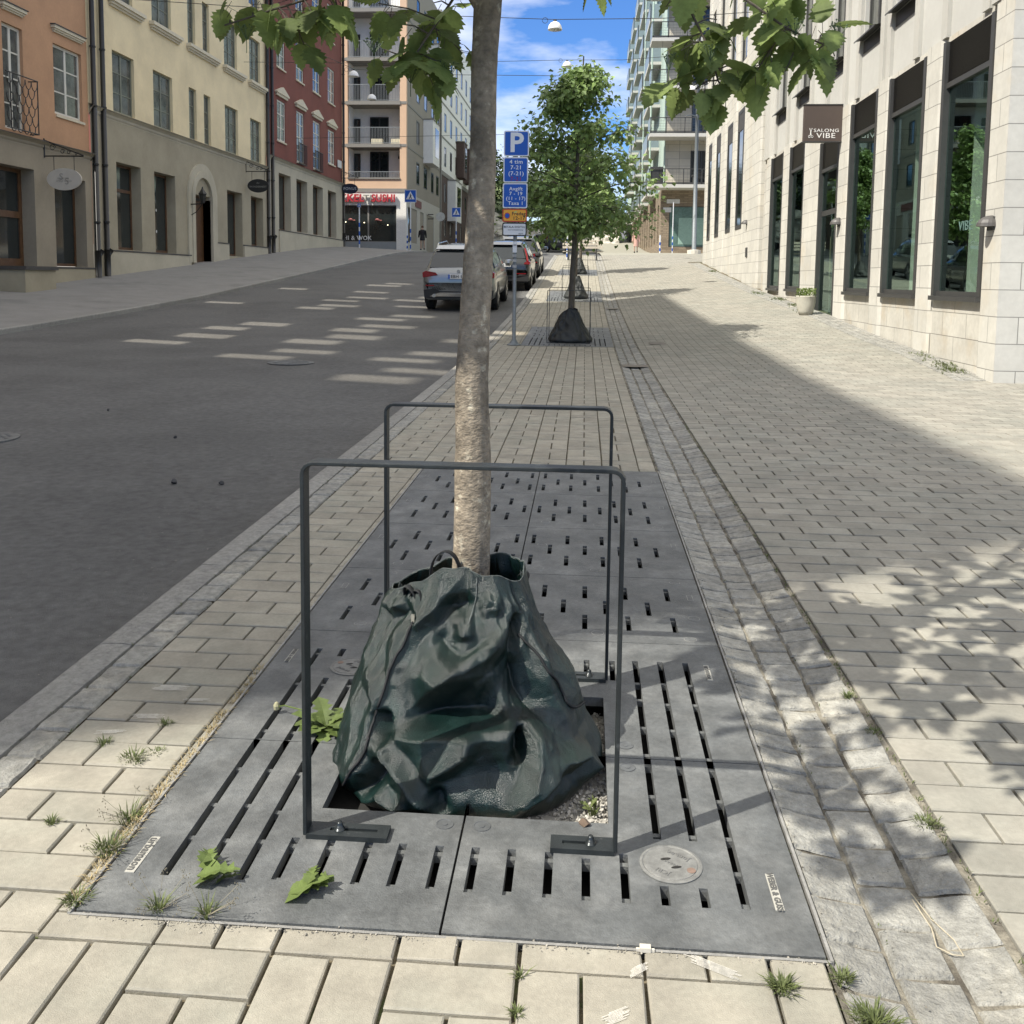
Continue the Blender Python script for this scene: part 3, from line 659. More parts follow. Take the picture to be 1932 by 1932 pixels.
bough([(-.33,2.97,2.5),(-.42,2.8,2.38),(-.50,2.72,2.22),(-.56,2.7,2.12)],[(-.64,2.7,2.17,6,.12),(-.56,2.68,2.10,8,.125),(-.48,2.68,2.09,9,.125),(-.42,2.7,2.09,8,.12),(-.60,2.75,2.26,9,.12),(-.48,2.78,2.22,9,.12),(-.40,2.76,2.17,8,.12),(-.68,2.8,2.34,8,.12),(-.5,2.8,2.34,9,.12)])
bough([(-.30,2.98,2.5),(.0,2.85,2.45),(.25,2.78,2.38),(.36,2.75,2.2),(.40,2.74,2.08)],[(.28,2.7,2.16,5,.11),(.25,2.75,2.08,7,.12),(.33,2.72,2.05,8,.125),(.42,2.72,2.02,8,.125),(.38,2.75,2.14,9,.12),(.30,2.8,2.2,8,.12),(.24,2.8,2.32,6,.12),(.40,2.8,2.28,9,.12),(.46,2.75,2.12,7,.12)])
bough([(.25,2.8,2.44),(.45,2.75,2.34),(.6,2.72,2.23),(.72,2.7,2.17)],[(.5,2.72,2.08,7,.12),(.54,2.7,2.14,8,.12),(.60,2.72,2.10,6,.12),(.68,2.7,2.13,8,.12),(.74,2.7,2.14,6,.11),(.62,2.75,2.24,8,.12),(.5,2.78,2.25,8,.12),(.72,2.76,2.22,5,.11)])
bough([(.5,2.8,2.4),(.75,2.7,2.35),(.85,2.68,2.30)],[(.60,2.75,2.34,7,.12),(.5,2.8,2.38,7,.12)],.005)
bough([(-.1,2.9,2.45),(.02,2.8,2.38)],[(.03,2.78,2.35,2,.11),(.1,2.75,2.42,4,.11)],.004)
tw.obj('twig',m_bark2,mt)
# berry heads
bm_=MB(); random.seed(5)
for c in ((-1.07,2.68,2.215),(-.665,2.68,2.17),(-.55,2.68,2.08),(.245,2.7,2.12),(.37,2.7,2.15),(.745,2.68,2.205),(.42,2.7,2.04),(.62,2.7,2.22),(-.43,2.68,2.09)):
    c=Vector((c[0],c[1]*1.11,c[2]))
    bm_=MB(); bm_.tube([c+Vector((0,0,-.06)),c+Vector((0,0,-.018))],.0012,4)
    for k in range(16):
        e=c+Vector((random.uniform(-.028,.028),random.uniform(-.02,.02),random.uniform(.012,.034))); bm_.tube([c+Vector((0,0,-.02)),e],.0007,3,cap=False); bm_.lathe([(0,-.0028),(.0028,-.001),(.0028,.001),(0,.003)],e,5,cap=False)
    bm_.obj('berry_head',m_bud,mt)
# the crown above the frame: shades the trunk and footpath
random.seed(33)
n=0
while n<480:
    a=random.random()*6.283; h=random.uniform(2.45,6.3); rm=1.75*math.sin(min(1,(h-2.2)/1.6)*1.57)*(1-max(0,h-4)/3.2)**.7
    r=rm*math.sqrt(random.random()); p=Vector((-.42+r*math.cos(a)*1.1,2.78+r*math.sin(a)*1.05,h))
    if noise.noise(p*1.1)<-.12: continue
    if h<1.46+.30*p.y+.17 or h<2.3: continue
    n+=1
    d=Vector((math.cos(a),math.sin(a),.1)); 
    b=p-d*.2; spray(lm,tw,p,d,random.randint(5,8),.11)
for k in range(24):
    h0=random.choice((1.2,1.5,1.75,1.9,2.0,2.1,2.2,2.3)); q=random.uniform(.35,1.0) if h0>1.8 else random.uniform(1.1,1.8)
    p=Vector((-.34-.707*q+random.gauss(0,.07),2.97-.463*q+random.gauss(0,.07),h0+q))
    if p.z<1.46+.30*p.y+.15: continue
    spray(lm,tw,p,(-.5,-.3,.2),6,.11)
for k in range(46):   # low front limb whose leaves shade the gutter setts
    sx,sy=random.choice(((.75,2.4),(.7,2.6),(.85,2.35),(.8,2.8),(.65,3.0),(.9,3.1),(.6,3.3),(1.3,2.9),(1.2,3.2),(.85,3.5))); q=random.uniform(2.45,2.9)
    spray(lm,tw,Vector((sx-.707*q,sy-.463*q,q))+Vector((random.gauss(0,.05),random.gauss(0,.05),0)),(-.5,-.3,.2),5,.105)
limb(tw,[(-.34,2.97,2.5),(-.7,2.3,2.62),(-1.1,1.4,2.72),(-1.25,1.0,2.75)],.018,.006,6)
lm.obj('crown',m_leaf,mt)
# ================================================================ OTHER STREET TREES
QS=[(.0,0),(.34,.3),(.30,.62),(.0,1),(-.30,.62),(-.34,.3)]
def leafq(mb,p,d,n,s):
    d=Vector(d).normalized(); n=Vector(n); n=(n-d*n.dot(d)).normalized(); x=d.cross(n)
    mb.add([p,p+x*.42*s+d*.4*s+n*.1*s,p+d*s,p-x*.42*s+d*.4*s+n*.1*s],[(0,1,2),(0,2,3)])
def street_tree(x,y,label,seed,H=5.5,wid=1.2,nl=9500,ls=.10,base=2.05,grp='street trees in a row along the kerb',x_off=.12):
    random.seed(seed); z0=gz(x,y)
    t=thing('street_tree',label,'tree',(x,y,z0),grp)
    tb=MB(); st=[(x,y,z0-.05),(x+.02,y,z0+1.2),(x+.05,y,z0+base),(x+x_off*.6,y,z0+base+1.4),(x+x_off,y,z0+H*.8),(x+x_off*1.3,y,z0+H)]
    Q=limb(tb,st,.07,.012,12,.05); lf=MB(); tips=[]
    for k in range(64):
        f=random.random()**1.05; h=z0+base+.15+(H-base-.4)*f; b=min(Q,key=lambda q:abs(q.z-h)); a=random.random()*6.283
        L=wid*(1.0-.93*f)*(.62+.5*min(1,f*4))*random.uniform(.65,1.12)
        up=.25+.55*f; e=b+Vector((math.cos(a)*L,math.sin(a)*L,L*up*random.uniform(.5,1.1)-(.25 if f<.15 else 0)))
        m_=b+(e-b)*.5+Vector((0,0,L*.08)); limb(tb,[b,m_,e],.022*(1-.6*f),.004,5,seg=3); tips.append((b,m_,e))
    for k in range(nl):
        b,m_,e=random.choice(tips); f=random.random()**.55; c=(b+(m_-b)*2*f) if f<.5 else (m_+(e-m_)*(2*f-1))
        rr=(.11+.10*f)*(1-.45*min(1,max(0,(e.z-z0-base)/(H-base)))); p=c+Vector((random.gauss(0,rr),random.gauss(0,rr),random.gauss(0,rr*.75)))
        d=(p-c)+Vector((random.uniform(-.3,.3),random.uniform(-.3,.3),-.25)); n=Vector((random.uniform(-.7,.7),random.uniform(-.7,.7),1))
        leafq(lf,p,d,n,ls*random.uniform(.6,1.2))
    tb.obj('trunk',m_bark2,t,smooth=True); lf.obj('crown',m_leaf2,t); return t
street_tree(-.25,18.1,'full crowned street tree beside the parking sign post',1,5.3,1.8,9500,.105,1.95)
street_tree(-.3,29.6,'third street tree, with its black bag behind the second tree',2,5.3,1.3,7000,.15,2.1)
street_tree(-.2,41.3,'fourth street tree, standing just in front of the bench',3,5.4,1.4,6000,.17,2.1)
# their grates, hoops and bags
for i,y0 in enumerate((17.05,28.3,40.1)):
    lab=['dark tree grate under the second street tree','dark tree grate under the third street tree','dark tree grate in front of the bench'][i]
    t=thing('tree_grate',lab,'tree grate',(GX,y0,gz(GX,y0)),'cast iron tree grates in the pavement'); ye=y0+3.83
    H=[]; 
    for x in (.217,.31,.404,-.807,-.9,-.994): H.append((x-.01,x+.01,y0+.16,y0+1.5))
    for x in (-.72,-.625,-.526,-.438,-.343,-.25,-.157,-.062,.031,.126): H+= [(x-.01,x+.01,y0+.15,y0+.31),(x-.01,x+.01,y0+1.35,y0+1.52)]
    for x,yy in slotgrid([y0+1.9,y0+2.08,y0+2.26,y0+2.7,y0+2.9,y0+3.08,y0+3.5]): H.append((x-.01,x+.01,yy-.08,yy+.08))
    mb=MB(); holes_mesh(mb,lambda u,v,w:(u,v,gz(GX,v)+.003-w),-1.138,.548,y0+.004,ye,H,.03); mb.obj('plate',m_iron,t)
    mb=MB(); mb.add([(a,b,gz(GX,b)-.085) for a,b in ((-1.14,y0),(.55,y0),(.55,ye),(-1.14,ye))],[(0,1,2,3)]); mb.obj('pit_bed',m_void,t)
HL=['hoop in front of the second street tree','hoop behind the second street tree','hoop in front of the third street tree','hoop behind the third street tree','hoop in front of the fourth street tree','hoop behind the fourth street tree']
for k,yy in enumerate((17.6,18.65,28.8,29.9,40.6,41.7)): hoop(yy,'black flat steel '+HL[k],-.68+(.0),.12,.98)
m_bag2=mat('black_tarpaulin',(.018,.021,.020),.6,var=.3,vs=4,bump=.2,bs=200)
for k,(yy,lab,sx,sz) in enumerate(((17.95,'dark grey watering bag round the second street tree',1.0,1.0),(29.5,'black shiny watering bag round the third street tree',.9,1.1),(41.2,'dark watering bag round the tree in front of the bench',.85,1.1))):
    t=thing('watering_bag',lab,'watering bag',(BCX,BCY,-.05),'dark watering bags on the farther trees'); b=build_bag('bag_shell',7.7+k*3,110,50,False); b.obj('bag_shell',m_bag2,t,smooth=True)
    rim=[Vector(b.v[49*110+i]) for i in range(0,110,4)]; r=MB(); r.tube(rim+[rim[0]],.006,4); r.obj('hem',m_bagd,t)
    t.location=(-.24,yy,gz(-.24,yy)); t.scale=(sx,sx,sz)
# ================================================================ LEFT SIDE OF THE STREET
XL=-17.2
m_glass=mat('dark_window_glass',(.02,.026,.027),.06,var=.2,vs=.8,spec=.75)
m_glassl=mat('window_glass_curtain',(.09,.095,.085),.08,var=.5,vs=2.5,spec=.7)
m_wf=mat('white_window_frame',(.62,.60,.52),.6,var=.06); m_gf=mat('grey_green_window_frame',(.19,.20,.15),.6,var=.1); m_bf=mat('brown_wood_frame',(.10,.05,.022),.5,var=.3,vs=5)
m_pipe=mat('black_pipe',(.018,.017,.015),.45,var=.2)
m_or=mat('orange_render',(.50,.29,.165),.92,var=.07,vs=1.3,bump=.25,bs=60,col2=(0.420,0.244,0.139),s2=.55,th=(.42,.72)); m_ye=mat('cream_render',(.80,.67,.42),.92,var=.05,vs=1.0,bump=.25,bs=60,col2=(0.672,0.563,0.353),s2=.55,th=(.42,.72))
m_re=mat('red_render',(.20,.068,.05),.92,var=.07,vs=1.0,bump=.2,bs=60,col2=(0.168,0.057,0.042),s2=.55,th=(.42,.72)); m_gb=mat('grey_beige_render',(.36,.32,.23),.92,var=.07,vs=1.0,bump=.2,bs=60,col2=(0.302,0.269,0.193),s2=.55,th=(.42,.72))
m_gb2=mat('light_stone_render',(.47,.43,.33),.92,var=.06,vs=1.0,bump=.2,bs=60,col2=(0.395,0.361,0.277),s2=.55,th=(.42,.72)); m_sill=mat('stone_sill',(.62,.56,.42),.85,var=.08); m_zinc=mat('dark_roof_sheet',(.06,.055,.05),.6,var=.2)
PL=lambda u,v,w:(XL-w,u,v)
def win(parent,y0,y1,z0,z1,fm,dep=.13,rows=3,cols=2,x=XL,t=.07,glass=None,sgn=-1,P=None,name='window'):
    """frame with glazing bars and its pane; P maps (u,v,w) with w going into the wall"""
    P=P or (lambda u,v,w:(x+sgn*w,u,v))
    mb=MB()
    def bar(a,b,c,d,w0,w1):
        q=[P(u,v,w) for w in (w0,w1) for (u,v) in ((a,c),(b,c),(b,d),(a,d))]; mb.add(q,[(0,1,2,3),(7,6,5,4),(0,4,5,1),(1,5,6,2),(2,6,7,3),(3,7,4,0)])
    w0,w1=dep,dep+.06
    bar(y0,y0+t,z0,z1,w0,w1); bar(y1-t,y1,z0,z1,w0,w1); bar(y0+t,y1-t,z0,z0+t,w0,w1); bar(y0+t,y1-t,z1-t,z1,w0,w1)
    for c in range(1,cols): m_=y0+(y1-y0)*c/cols; bar(m_-t*.62,m_+t*.62,z0+t,z1-t,w0+.002,w1)
    for r in range(1,rows): m_=z0+(z1-z0)*r/rows; bar(y0+t,y1-t,m_-t*.25,m_+t*.25,w0+.012,w1-.01)
    o=mb.obj(name,fm,parent)
    q=MB(); q.add([P(y0+t*.5,z0+t*.5,w0+.03),P(y1-t*.5,z0+t*.5,w0+.03),P(y1-t*.5,z1-t*.5,w0+.03),P(y0+t*.5,z1-t*.5,w0+.03)],[(0,1,2,3)]); q.obj('pane',glass or m_glass,o); return o
def cornice(parent,y0,y1,z,m,d=.16,h=.30,name='cornice',x=XL):
    pr=[(0,z-h),(.03,z-h),(.03,z-h*.75),(.07,z-h*.6),(.07,z-h*.4),(d*.8,z-h*.2),(d*.8,z-.05),(d,z-.05),(d,z-.02)]
    mb=MB(); n=len(pr); mb.add([(x+a,y,b) for y in (y0,y1) for a,b in pr],[(i,i+1,n+i+1,n+i) for i in range(n-1)]+[tuple(range(n)),tuple(range(2*n-1,n-1,-1))]); o=mb.obj(name,m,parent)
    q=MB(); q.add([(x+d+.02,y0,z-.024),(x+d+.02,y1,z-.024),(x,y1,z+.04),(x,y0,z+.04),(x+d+.02,y0,z-.04),(x+d+.02,y1,z-.04)],[(0,1,2,3),(0,4,5,1)]); q.obj('sheet_capping',m_zinc,o); return o
def sillbox(parent,y0,y1,z,m,d=.1,h=.16):
    mb=MB(); mb.box(XL+.001,XL+d,y0,y1,z-h*.45,z); mb.box(XL+.002,XL+d*.7,y0+.05,y1-.05,z-h*.75,z-h*.46); mb.box(XL+.003,XL+d*.4,y0+.09,y1-.09,z-h,z-h*.76); return mb.obj('window_sill',m,parent)
def ground_floor(parent,y0,y1,z0,z1,ops,m,dep=.4,proud=.05,soc=None):
    P=lambda u,v,w:(XL+proud-w,u,v); mb=MB(); holes_mesh(mb,P,y0,y1,z0,z1,[o[:4] for o in ops],dep+proud)
    mb.add([P(y0,z1,0),P(y1,z1,0),P(y1,z1,proud),P(y0,z1,proud)],[(0,1,2,3)])
    mb.obj('ground_floor_wall',m,parent)
    for o in ops:
        kind=o[4]
        if kind=='shop': win(parent,o[0],o[1],o[2]+.02,o[3],m_bf,dep-.06,1,1,t=.09,glass=m_glass,name='shop_window'); 
        elif kind=='shopbar':
            w_=win(parent,o[0],o[1],o[2]+.02,o[3],m_bf,dep-.06,1,1,t=.09,glass=m_glass,name='shop_window'); q=MB(); z_=o[3]-.95; q.box(XL-dep-.01,XL-dep+.06,o[0]+.09,o[1]-.09,z_-.07,z_+.05); q.obj('transom',m_bf,w_)
        elif kind=='door':
            mb2=MB(); mb2.box(XL-dep-.06,XL-dep+.02,o[0],o[1],o[2],o[2]+.9); mb2.box(XL-dep-.06,XL-dep+.02,o[0],o[0]+.16,o[2]+.9,o[3]); mb2.box(XL-dep-.06,XL-dep+.02,o[1]-.16,o[1],o[2]+.9,o[3]); mb2.box(XL-dep-.06,XL-dep+.03,o[0]+.16,o[1]-.16,o[2]+2.15,o[2]+2.35); mb2.box(XL-dep-.06,XL-dep+.02,o[0]+.16,o[1]-.16,o[3]-.12,o[3]); d=mb2.obj('door',m_bf,parent)
            q=MB(); q.add([(XL-dep-.02,o[0]+.16,o[2]+.9),(XL-dep-.02,o[1]-.16,o[2]+.9),(XL-dep-.02,o[1]-.16,o[3]-.12),(XL-dep-.02,o[0]+.16,o[3]-.12)],[(0,1,2,3)]); q.obj('pane',m_glass,d)
            q=MB(); q.tube([(XL-dep+.07,o[0]+.3,o[2]+.95),(XL-dep+.07,o[0]+.3,o[2]+1.6)],.015,6); q.obj('handle',mat('steel_handle',(.6,.58,.55),.3,metal=1,var=.05),d)
def socle(parent,segs,m):
    """plinth with a dark ledge strip under the shop windows"""
    mb=MB(); led=MB()
    for a,b,z in segs:
        mb.box(XL,XL+.12,a,b,gz(XL,a)-.5,z); led.box(XL+.03,XL+.14,a-.01,b+.01,z+.001,z+.05)
    mb.objs('plinth',m,parent); led.objs('plinth_ledge',m_zinc,parent)
def upper_wall(parent,y0,y1,z0,z1,holes,m,dep=.2,us=()):
    mb=MB(); holes_mesh(mb,PL,y0,y1,z0,z1,holes,dep,us=us)
    mb.add([(XL,y0,z0),(XL-3,y0,z0),(XL-3,y0,z1),(XL,y0,z1)],[(0,1,2,3)]); mb.add([(XL,y1,z0),(XL-3,y1,z0),(XL-3,y1,z1),(XL,y1,z1)],[(3,2,1,0)])
    return mb.obj('wall',m,parent)
# ---- orange building (the tall block behind and beside the camera belongs to it)
bo_=thing('corner_house','orange house with cream framed windows and a scalloped iron balcony front','building',(XL,12,0))
HT=28.9
ow=[(27.35,28.38,5.75,8.82),(30.05,31.78,6.62,8.85),(24.0,25.3,5.75,8.82),(20.5,21.8,5.75,8.82)]
# attic and upper storeys above the view, with slanted slits added to throw sun patches on the road, imitating window reflections
PT=[(-10.9,24.0),(-10.9,27.05),(-10.8,30.05),(-10.4,32.4),(-10.9,21.0),(-7.9,18.27),(-7.55,21.05),(-7.4,23.9),(-7.2,29.4),(-7.3,26.6),(-4.9,18.5),(-5.1,15.9),(-4.75,21.0),(-4.7,23.7),(-6.95,32.4),(-7.2,35.3),(-2.7,15.8),(-2.5,13.25),(-5.0,26.6),(-4.9,29.6),(-6.9,38.5),(-1.9,19.0),(-6.4,41.5),(-2.3,31.5)]  # wanted centres of the sun patches on the road
K=.548/.836; KZ=1.183/.836
def opening(px,py,w=1.45,ln=.72,gap=.30,sk=-.30):  # added slit pair, projected from its road patch back along the sun
    out=[]
    for g in (0,1):
        y0=py-(ln*2+gap)/2+g*(ln+gap)+random.uniform(-.08,.08); sh=(.3 if g else -.22)+random.uniform(-.08,.08); ww=w*random.uniform(.75,1.0); l2=ln*random.uniform(.7,1.1)
        q=[]
        for dx,dy in ((-ww/2,0),(ww/2,0),(ww/2,l2),(-ww/2,l2)):
            x=px+dx+sh; y=y0+dy+sk*dx; z=zg(y)-.1; d=x-XL; q.append((y-K*d,z+KZ*d))
        out.append(q)
    return out
random.seed(9)
OP=[q for p in PT for q in opening(*p)]
YT0,YT1=-7.6,17.3
def slit_wall(name,y0,y1,z0,z1,m,parent,th=.12):  # wall out of view, pierced by the added sun slits
    ops=[q for q in OP if all(y0+.1<a<y1-.1 and z0+.1<b<z1-.1 for a,b in q)]
    vs=[Vector((y0,z0)),Vector((y1,z0)),Vector((y1,z1)),Vector((y0,z1))]; es=[(0,1),(1,2),(2,3),(3,0)]
    for q in ops:
        o=len(vs); vs+=[Vector(p) for p in q]; es+=[(o,o+1),(o+1,o+2),(o+2,o+3),(o+3,o)]
    r=geometry.delaunay_2d_cdt(vs,es,[],0,1e-6); V,F=r[0],r[2]; mb=MB()
    def inside(p,q):
        s=0
        for i in range(4):
            a,b=Vector(q[i]),Vector(q[(i+1)%4]); c=(b-a).cross(p-a) if False else (b.x-a.x)*(p.y-a.y)-(b.y-a.y)*(p.x-a.x); s+=1 if c>0 else -1
        return abs(s)==4
    keep=[f for f in F if not any(inside(sum((V[i] for i in f),Vector((0,0)))/len(f),q) for q in ops)]
    mb.add([(XL-.001,v.x,v.y) for v in V],keep); mb.add([(XL-th,v.x,v.y) for v in V],keep)
    for q in ops: mb.add([(XL-w,a,b) for w in (.001,th) for a,b in q],[(i,(i+1)%4,4+(i+1)%4,4+i) for i in range(4)])
    mb.obj(name,m,parent)
    g=MB()
    for q in ops: g.add([(XL-.05,a,b) for a,b in q],[(0,1,2,3)])
    if ops: g.obj('added_sun_pane',MATS.setdefault('tint_glass',sun_pane_mat('tint_glass',(.97,.92,.84))),parent)  # unseen panes added in the slits to tint the patches of sun
upper_wall(bo_,-7.6,27.0,5.2,8.86,ow[2:],m_or); upper_wall(bo_,27.0,32.15,5.2,9.45,ow[:2],m_or)
slit_wall('upper_wall',-7.6,17.3,8.86,HT,m_or,bo_); slit_wall('upper_wall',17.3,27,8.86,22.2,m_or,bo_); slit_wall('upper_wall',27,32.15,9.45,22.2,m_or,bo_)
ground_floor(bo_,-7.6,32.15,-1,5.35,[(26.2,28.68,1.0,4.66,'door'),(29.8,31.72,1.68,4.62,'shop'),(22,24.5,1.3,4.6,'shop')],mat('brown_grey_render',(.29,.25,.185),.92,var=.08,vs=1,bump=.2,bs=60))
cornice(bo_,-7.6,32.15,5.62,mat('brown_grey_trim',(.33,.29,.22),.9,var=.05),d=.22,h=.3)
socle(bo_,[(28.7,32.1,1.62)],m_gb)
mb=MB(); mb.box(XL,XL+1.1,26.3,27.9,.4,1.55); s_=mb.obj('entrance_step',m_gb,bo_); q=MB(); q.box(XL,XL+1.16,26.24,27.96,1.551,1.66); q.obj('step_cap',m_zinc,s_)
for (a,b,c,d) in ow:
    win(bo_,a,b,c,d,m_wf,.1,3 if d-c<2.5 else 4,2,t=.09,glass=m_glassl)
    sillbox(bo_,a-.08,b+.08,d+.55,m_sill,.14,.2); q=MB(); q.box(XL,XL+.17,a-.12,b+.12,d+.552,d+.58); q.obj('hood_capping',m_zinc,bo_)
q=MB(); q.box(XL,XL+.05,30.1,31.85,6.52,6.6); q.obj('window_sill',m_sill,bo_)
# scalloped iron balcony front
mb=MB()
for z in (5.72,7.32): mb.tube([(XL+.3,27.0,z),(XL+.3,28.62,z),(XL,28.62,z)],.02,5)
for y in (27.2,28.6): mb.tube([(XL+.3,y,5.7),(XL+.3,y,7.33)],.018,5)
for r in range(6):
    for k in range(5):
        cy=27.15+.32*k+(.16 if r%2 else 0); cz=7.25-.27*r
        if cy+.16<28.7: mb.tube([(XL+.3,cy+.16*math.cos(a),cz-.26*math.sin(a)) for a in [math.pi*i/8 for i in range(9)]],.016,4)
mb.obj('iron_balcony_front',m_pipe,bo_)
text('ZA',.42,mat('door_lettering',(.05,.045,.04),.7),bo_,frameM((XL-.36,27.15,4.15),(0,1,0),(0,0,1)),.003,'lettering')
def drainpipe(y,z1,label,x=XL+.14,r=.085,z0=None):
    z0=gz(XL+.2,y) if z0 is None else z0
    t=thing('drainpipe',label,'drainpipe',(x,y,z0),'black drainpipes between the houses'); mb=MB(); mb.tube([(x,y,z0+.25),(x,y,z1)],r,10); mb.tube([(x,y,z0),(x,y,z0+.95)],r*1.25,10); mb.tube([(x,y,z0+.75),(x+.04,y+.12,z0+.95)],[r*1.2,r*1.5],8); mb.obj('pipe',m_pipe,t,smooth=True)
    q=MB()
    for k in range(int((z1-z0)/2)): q.tube([(x,y,z0+1.9+2*k),(x,y,z0+1.96+2*k)],r*1.25,10)
    q.objs('pipe_clamp',m_pipe,t); return t
drainpipe(32.3,22,'black drainpipe closest to the orange house'); drainpipe(32.95,22,'black drainpipe closest to the cream house wall')
# ---- cream house
by_=thing('cream_house','cream house with green-grey windows, grey ground floor and an arched stone doorway','building',(XL,40,0))
yw0=[(33.92,35.6,7.36,9.55),(37.2,38.97,7.36,9.55),(40.62,41.42,7.36,9.55),(42.24,43.0,7.36,9.55),(44.75,46.44,7.36,9.55),(48.18,49.8,7.36,9.5)]
yw1=[(a,b,11.38,13.6) for a,b,_,_ in yw0]
upper_wall(by_,32.16,50.6,7.0,22.4,yw0+yw1+[(a,b,15.2,17.4) for a,b,_,_ in yw0],m_ye)
for a,b,c,d in yw0+yw1+[(a,b,15.2,17.4) for a,b,_,_ in yw0]: 
    nar=b-a<1; win(by_,a,b,c,d,m_gf,.11,3,1 if nar else 2,t=.075,glass=m_glassl)
for a,b in ((33.7,36.3),(36.95,39.7),(40.45,43.85),(44.55,47.25),(47.95,50.4)): sillbox(by_,a,b,11.36,m_sill,.22,.3)
ops=[(33.93,35.85,2.36,5.55,'shopbar'),(37.0,38.94,2.34,5.55,'shop'),(44.74,46.75,2.4,5.54,'shop'),(48.0,49.85,3.0,5.54,'shop')]
# arched door: stone surround
ground_floor(by_,32.16,50.6,.2,7.0,ops+[(40.72,42.67,1.6,5.0,'none')],m_gb)
socle(by_,[(33.1,40.3,2.28),(43.3,44.75,2.95),(46.8,50.6,2.95)],m_gb2)
cornice(by_,32.16,50.6,7.30,m_gb2,.2,.36)
mb=MB(); ac=41.7; 
for (r0,r1,pr) in ((.97,1.28,.12),(1.28,1.62,.08)):
    pts=[(ac-r1,2.0),(ac-r1,4.85)]+[(ac-r1*math.cos(a),4.85+r1*.95*math.sin(a)) for a in [math.pi*i/16 for i in range(1,16)]]+[(ac+r1,4.85),(ac+r1,2.0)]
    pin=[(ac+r0,2.0),(ac+r0,4.85)]+[(ac+r0*math.cos(a),4.85+r0*.95*math.sin(a)) for a in [math.pi*i/16 for i in range(1,16)]]+[(ac-r0,4.85),(ac-r0,2.0)]
    pin=pin[::-1]; n=len(pts); mb.add([(XL+.05+pr,a,b) for a,b in pts]+[(XL+.05+pr,a,b) for a,b in pin]+[(XL+.04,a,b) for a,b in pts]+[(XL-.4,a,b) for a,b in pin],[(i,i+1,n+i+1,n+i) for i in range(n-1)]+[(i,i+1,2*n+i+1,2*n+i) for i in range(n-1)]+[(n+i,n+i+1,3*n+i+1,3*n+i) for i in range(n-1)])
mb.obj('stone_arch',m_gb2,by_)
mb=MB(); mb.poly([(XL-.3,ac-.97,1.9),(XL-.3,ac+.97,1.9),(XL-.3,ac+.97,4.85)]+[(XL-.3,ac+.97*math.cos(a),4.85+.92*math.sin(a)) for a in [math.pi*i/12 for i in range(1,12)]]+[(XL-.3,ac-.97,4.85)],(-.08,0,0)); d_=mb.obj('door',m_bf,by_); q=MB(); q.box(XL-.29,XL-.27,ac-.06,ac-.02,2,4.85); q.box(XL-.29,XL-.27,ac-.97,ac+.97,4.8,4.9); q.obj('door_moulding',m_pipe,d_)
mb=MB(); mb.box(XL-.1,XL+.02,ac-.1,ac-.0,0,0.01); 
def wall_lantern():
    t=thing('wall_lantern','black iron lantern on a bracket beside the arched doorway','lantern',(XL,40.6,4.3)); x=XL+.62; y=40.4; mb=MB(); mb.tube([(XL+.06,40.3,4.5),(x,y,4.55)],.03,6); mb.tube([(XL+.06,40.3,4.0),(XL+.3,40.5,4.2),(x,y,4.55)],.02,6); mb.obj('bracket',m_pipe,t)
    q=MB(); q.lathe([(.1,4.25),(.17,4.62),(.2,4.64),(.04,4.86),(.02,4.95)],(x,y,.32),6); q.obj('lamp_housing',m_pipe,t); return t
wall_lantern()
for k in range(5):
    for z in (3.4,4.05):
        pass
q=MB()
for k in range(5):
    for z in (3.22,4.08): q.disc((XL-.36,37.35+.16*k,z),(0,.045,0),(0,0,.06),10,(.004,0,0))
q.obj('window_dot_marking',mat('white_dots',(.7,.7,.66),.7),by_)
drainpipe(50.5,22.2,'thin black drainpipe at the end of the cream house'); drainpipe(51.25,22.2,'thin black drainpipe at the start of the red house')
# ---- red house
br_=thing('red_house','dark red house with white windows, gabled window hoods and pale stone ground floor','building',(XL,58,0))
r1=[(52.48,53.96,9.0,11.25),(56.05,57.56,8.25,11.25),(59.5,61.1,8.25,11.25),(63.0,64.66,9.0,11.25)]; r2=[(a,b,13.03,15.3) for a,b,_,_ in r1]; r3=[(a,b,17.1,19.4) for a,b,_,_ in r1]
upper_wall(br_,50.62,66.7,7.9,24.0,r1+r2+r3,m_re)
for a,b,c,d in r1+r2+r3: win(br_,a,b,c,d,m_wf,.05,4 if d-c>2.6 else 3,2,t=.10,glass=m_glassl)
q=MB(); [q.box(XL,XL+.07,a-.05,b+.05,c-.08,c-.003) for a,b,c,d in r1+r2+r3]; q.objs('window_sill',m_sill,br_)
for a,b,c,d in r1:
    m_=(a+b)/2; w_=(b-a)/2+.35; q=MB(); q.poly([(XL,m_-w_,d+.32),(XL,m_+w_,d+.32),(XL,m_+w_,d+.4),(XL,m_,d+.75),(XL,m_-w_,d+.4)],(.16,0,0)); q.box(XL,XL+.1,m_-w_+.12,m_+w_-.12,d+.18,d+.318); q.obj('window_hood',m_sill,br_)
for a,b in ((56.0,57.6),(59.45,61.15)):
    q=MB(); [q.tube([(XL+.16,a+(b-a)*k/9,8.15),(XL+.16,a+(b-a)*k/9,9.35)],.018,4) for k in range(10)]; q.tube([(XL+.16,a-.03,9.35),(XL+.16,b+.03,9.35)],.028,5); q.tube([(XL+.16,a-.03,8.15),(XL+.16,b+.03,8.15)],.028,5); q.obj('french_balcony',m_pipe,br_)
ground_floor(br_,50.62,66.7,1,7.7,[(52.5,54.68,4.05,7.22,'shop'),(55.78,57.98,4.1,7.22,'shop'),(59.2,61.5,4.1,7.22,'shop'),(62.7,64.85,4.1,7.2,'shop')],m_gb2)
cornice(br_,50.62,66.72,8.0,m_gb2,.22,.42); socle(br_,[(52.4,66.6,4.0)],m_gb2)
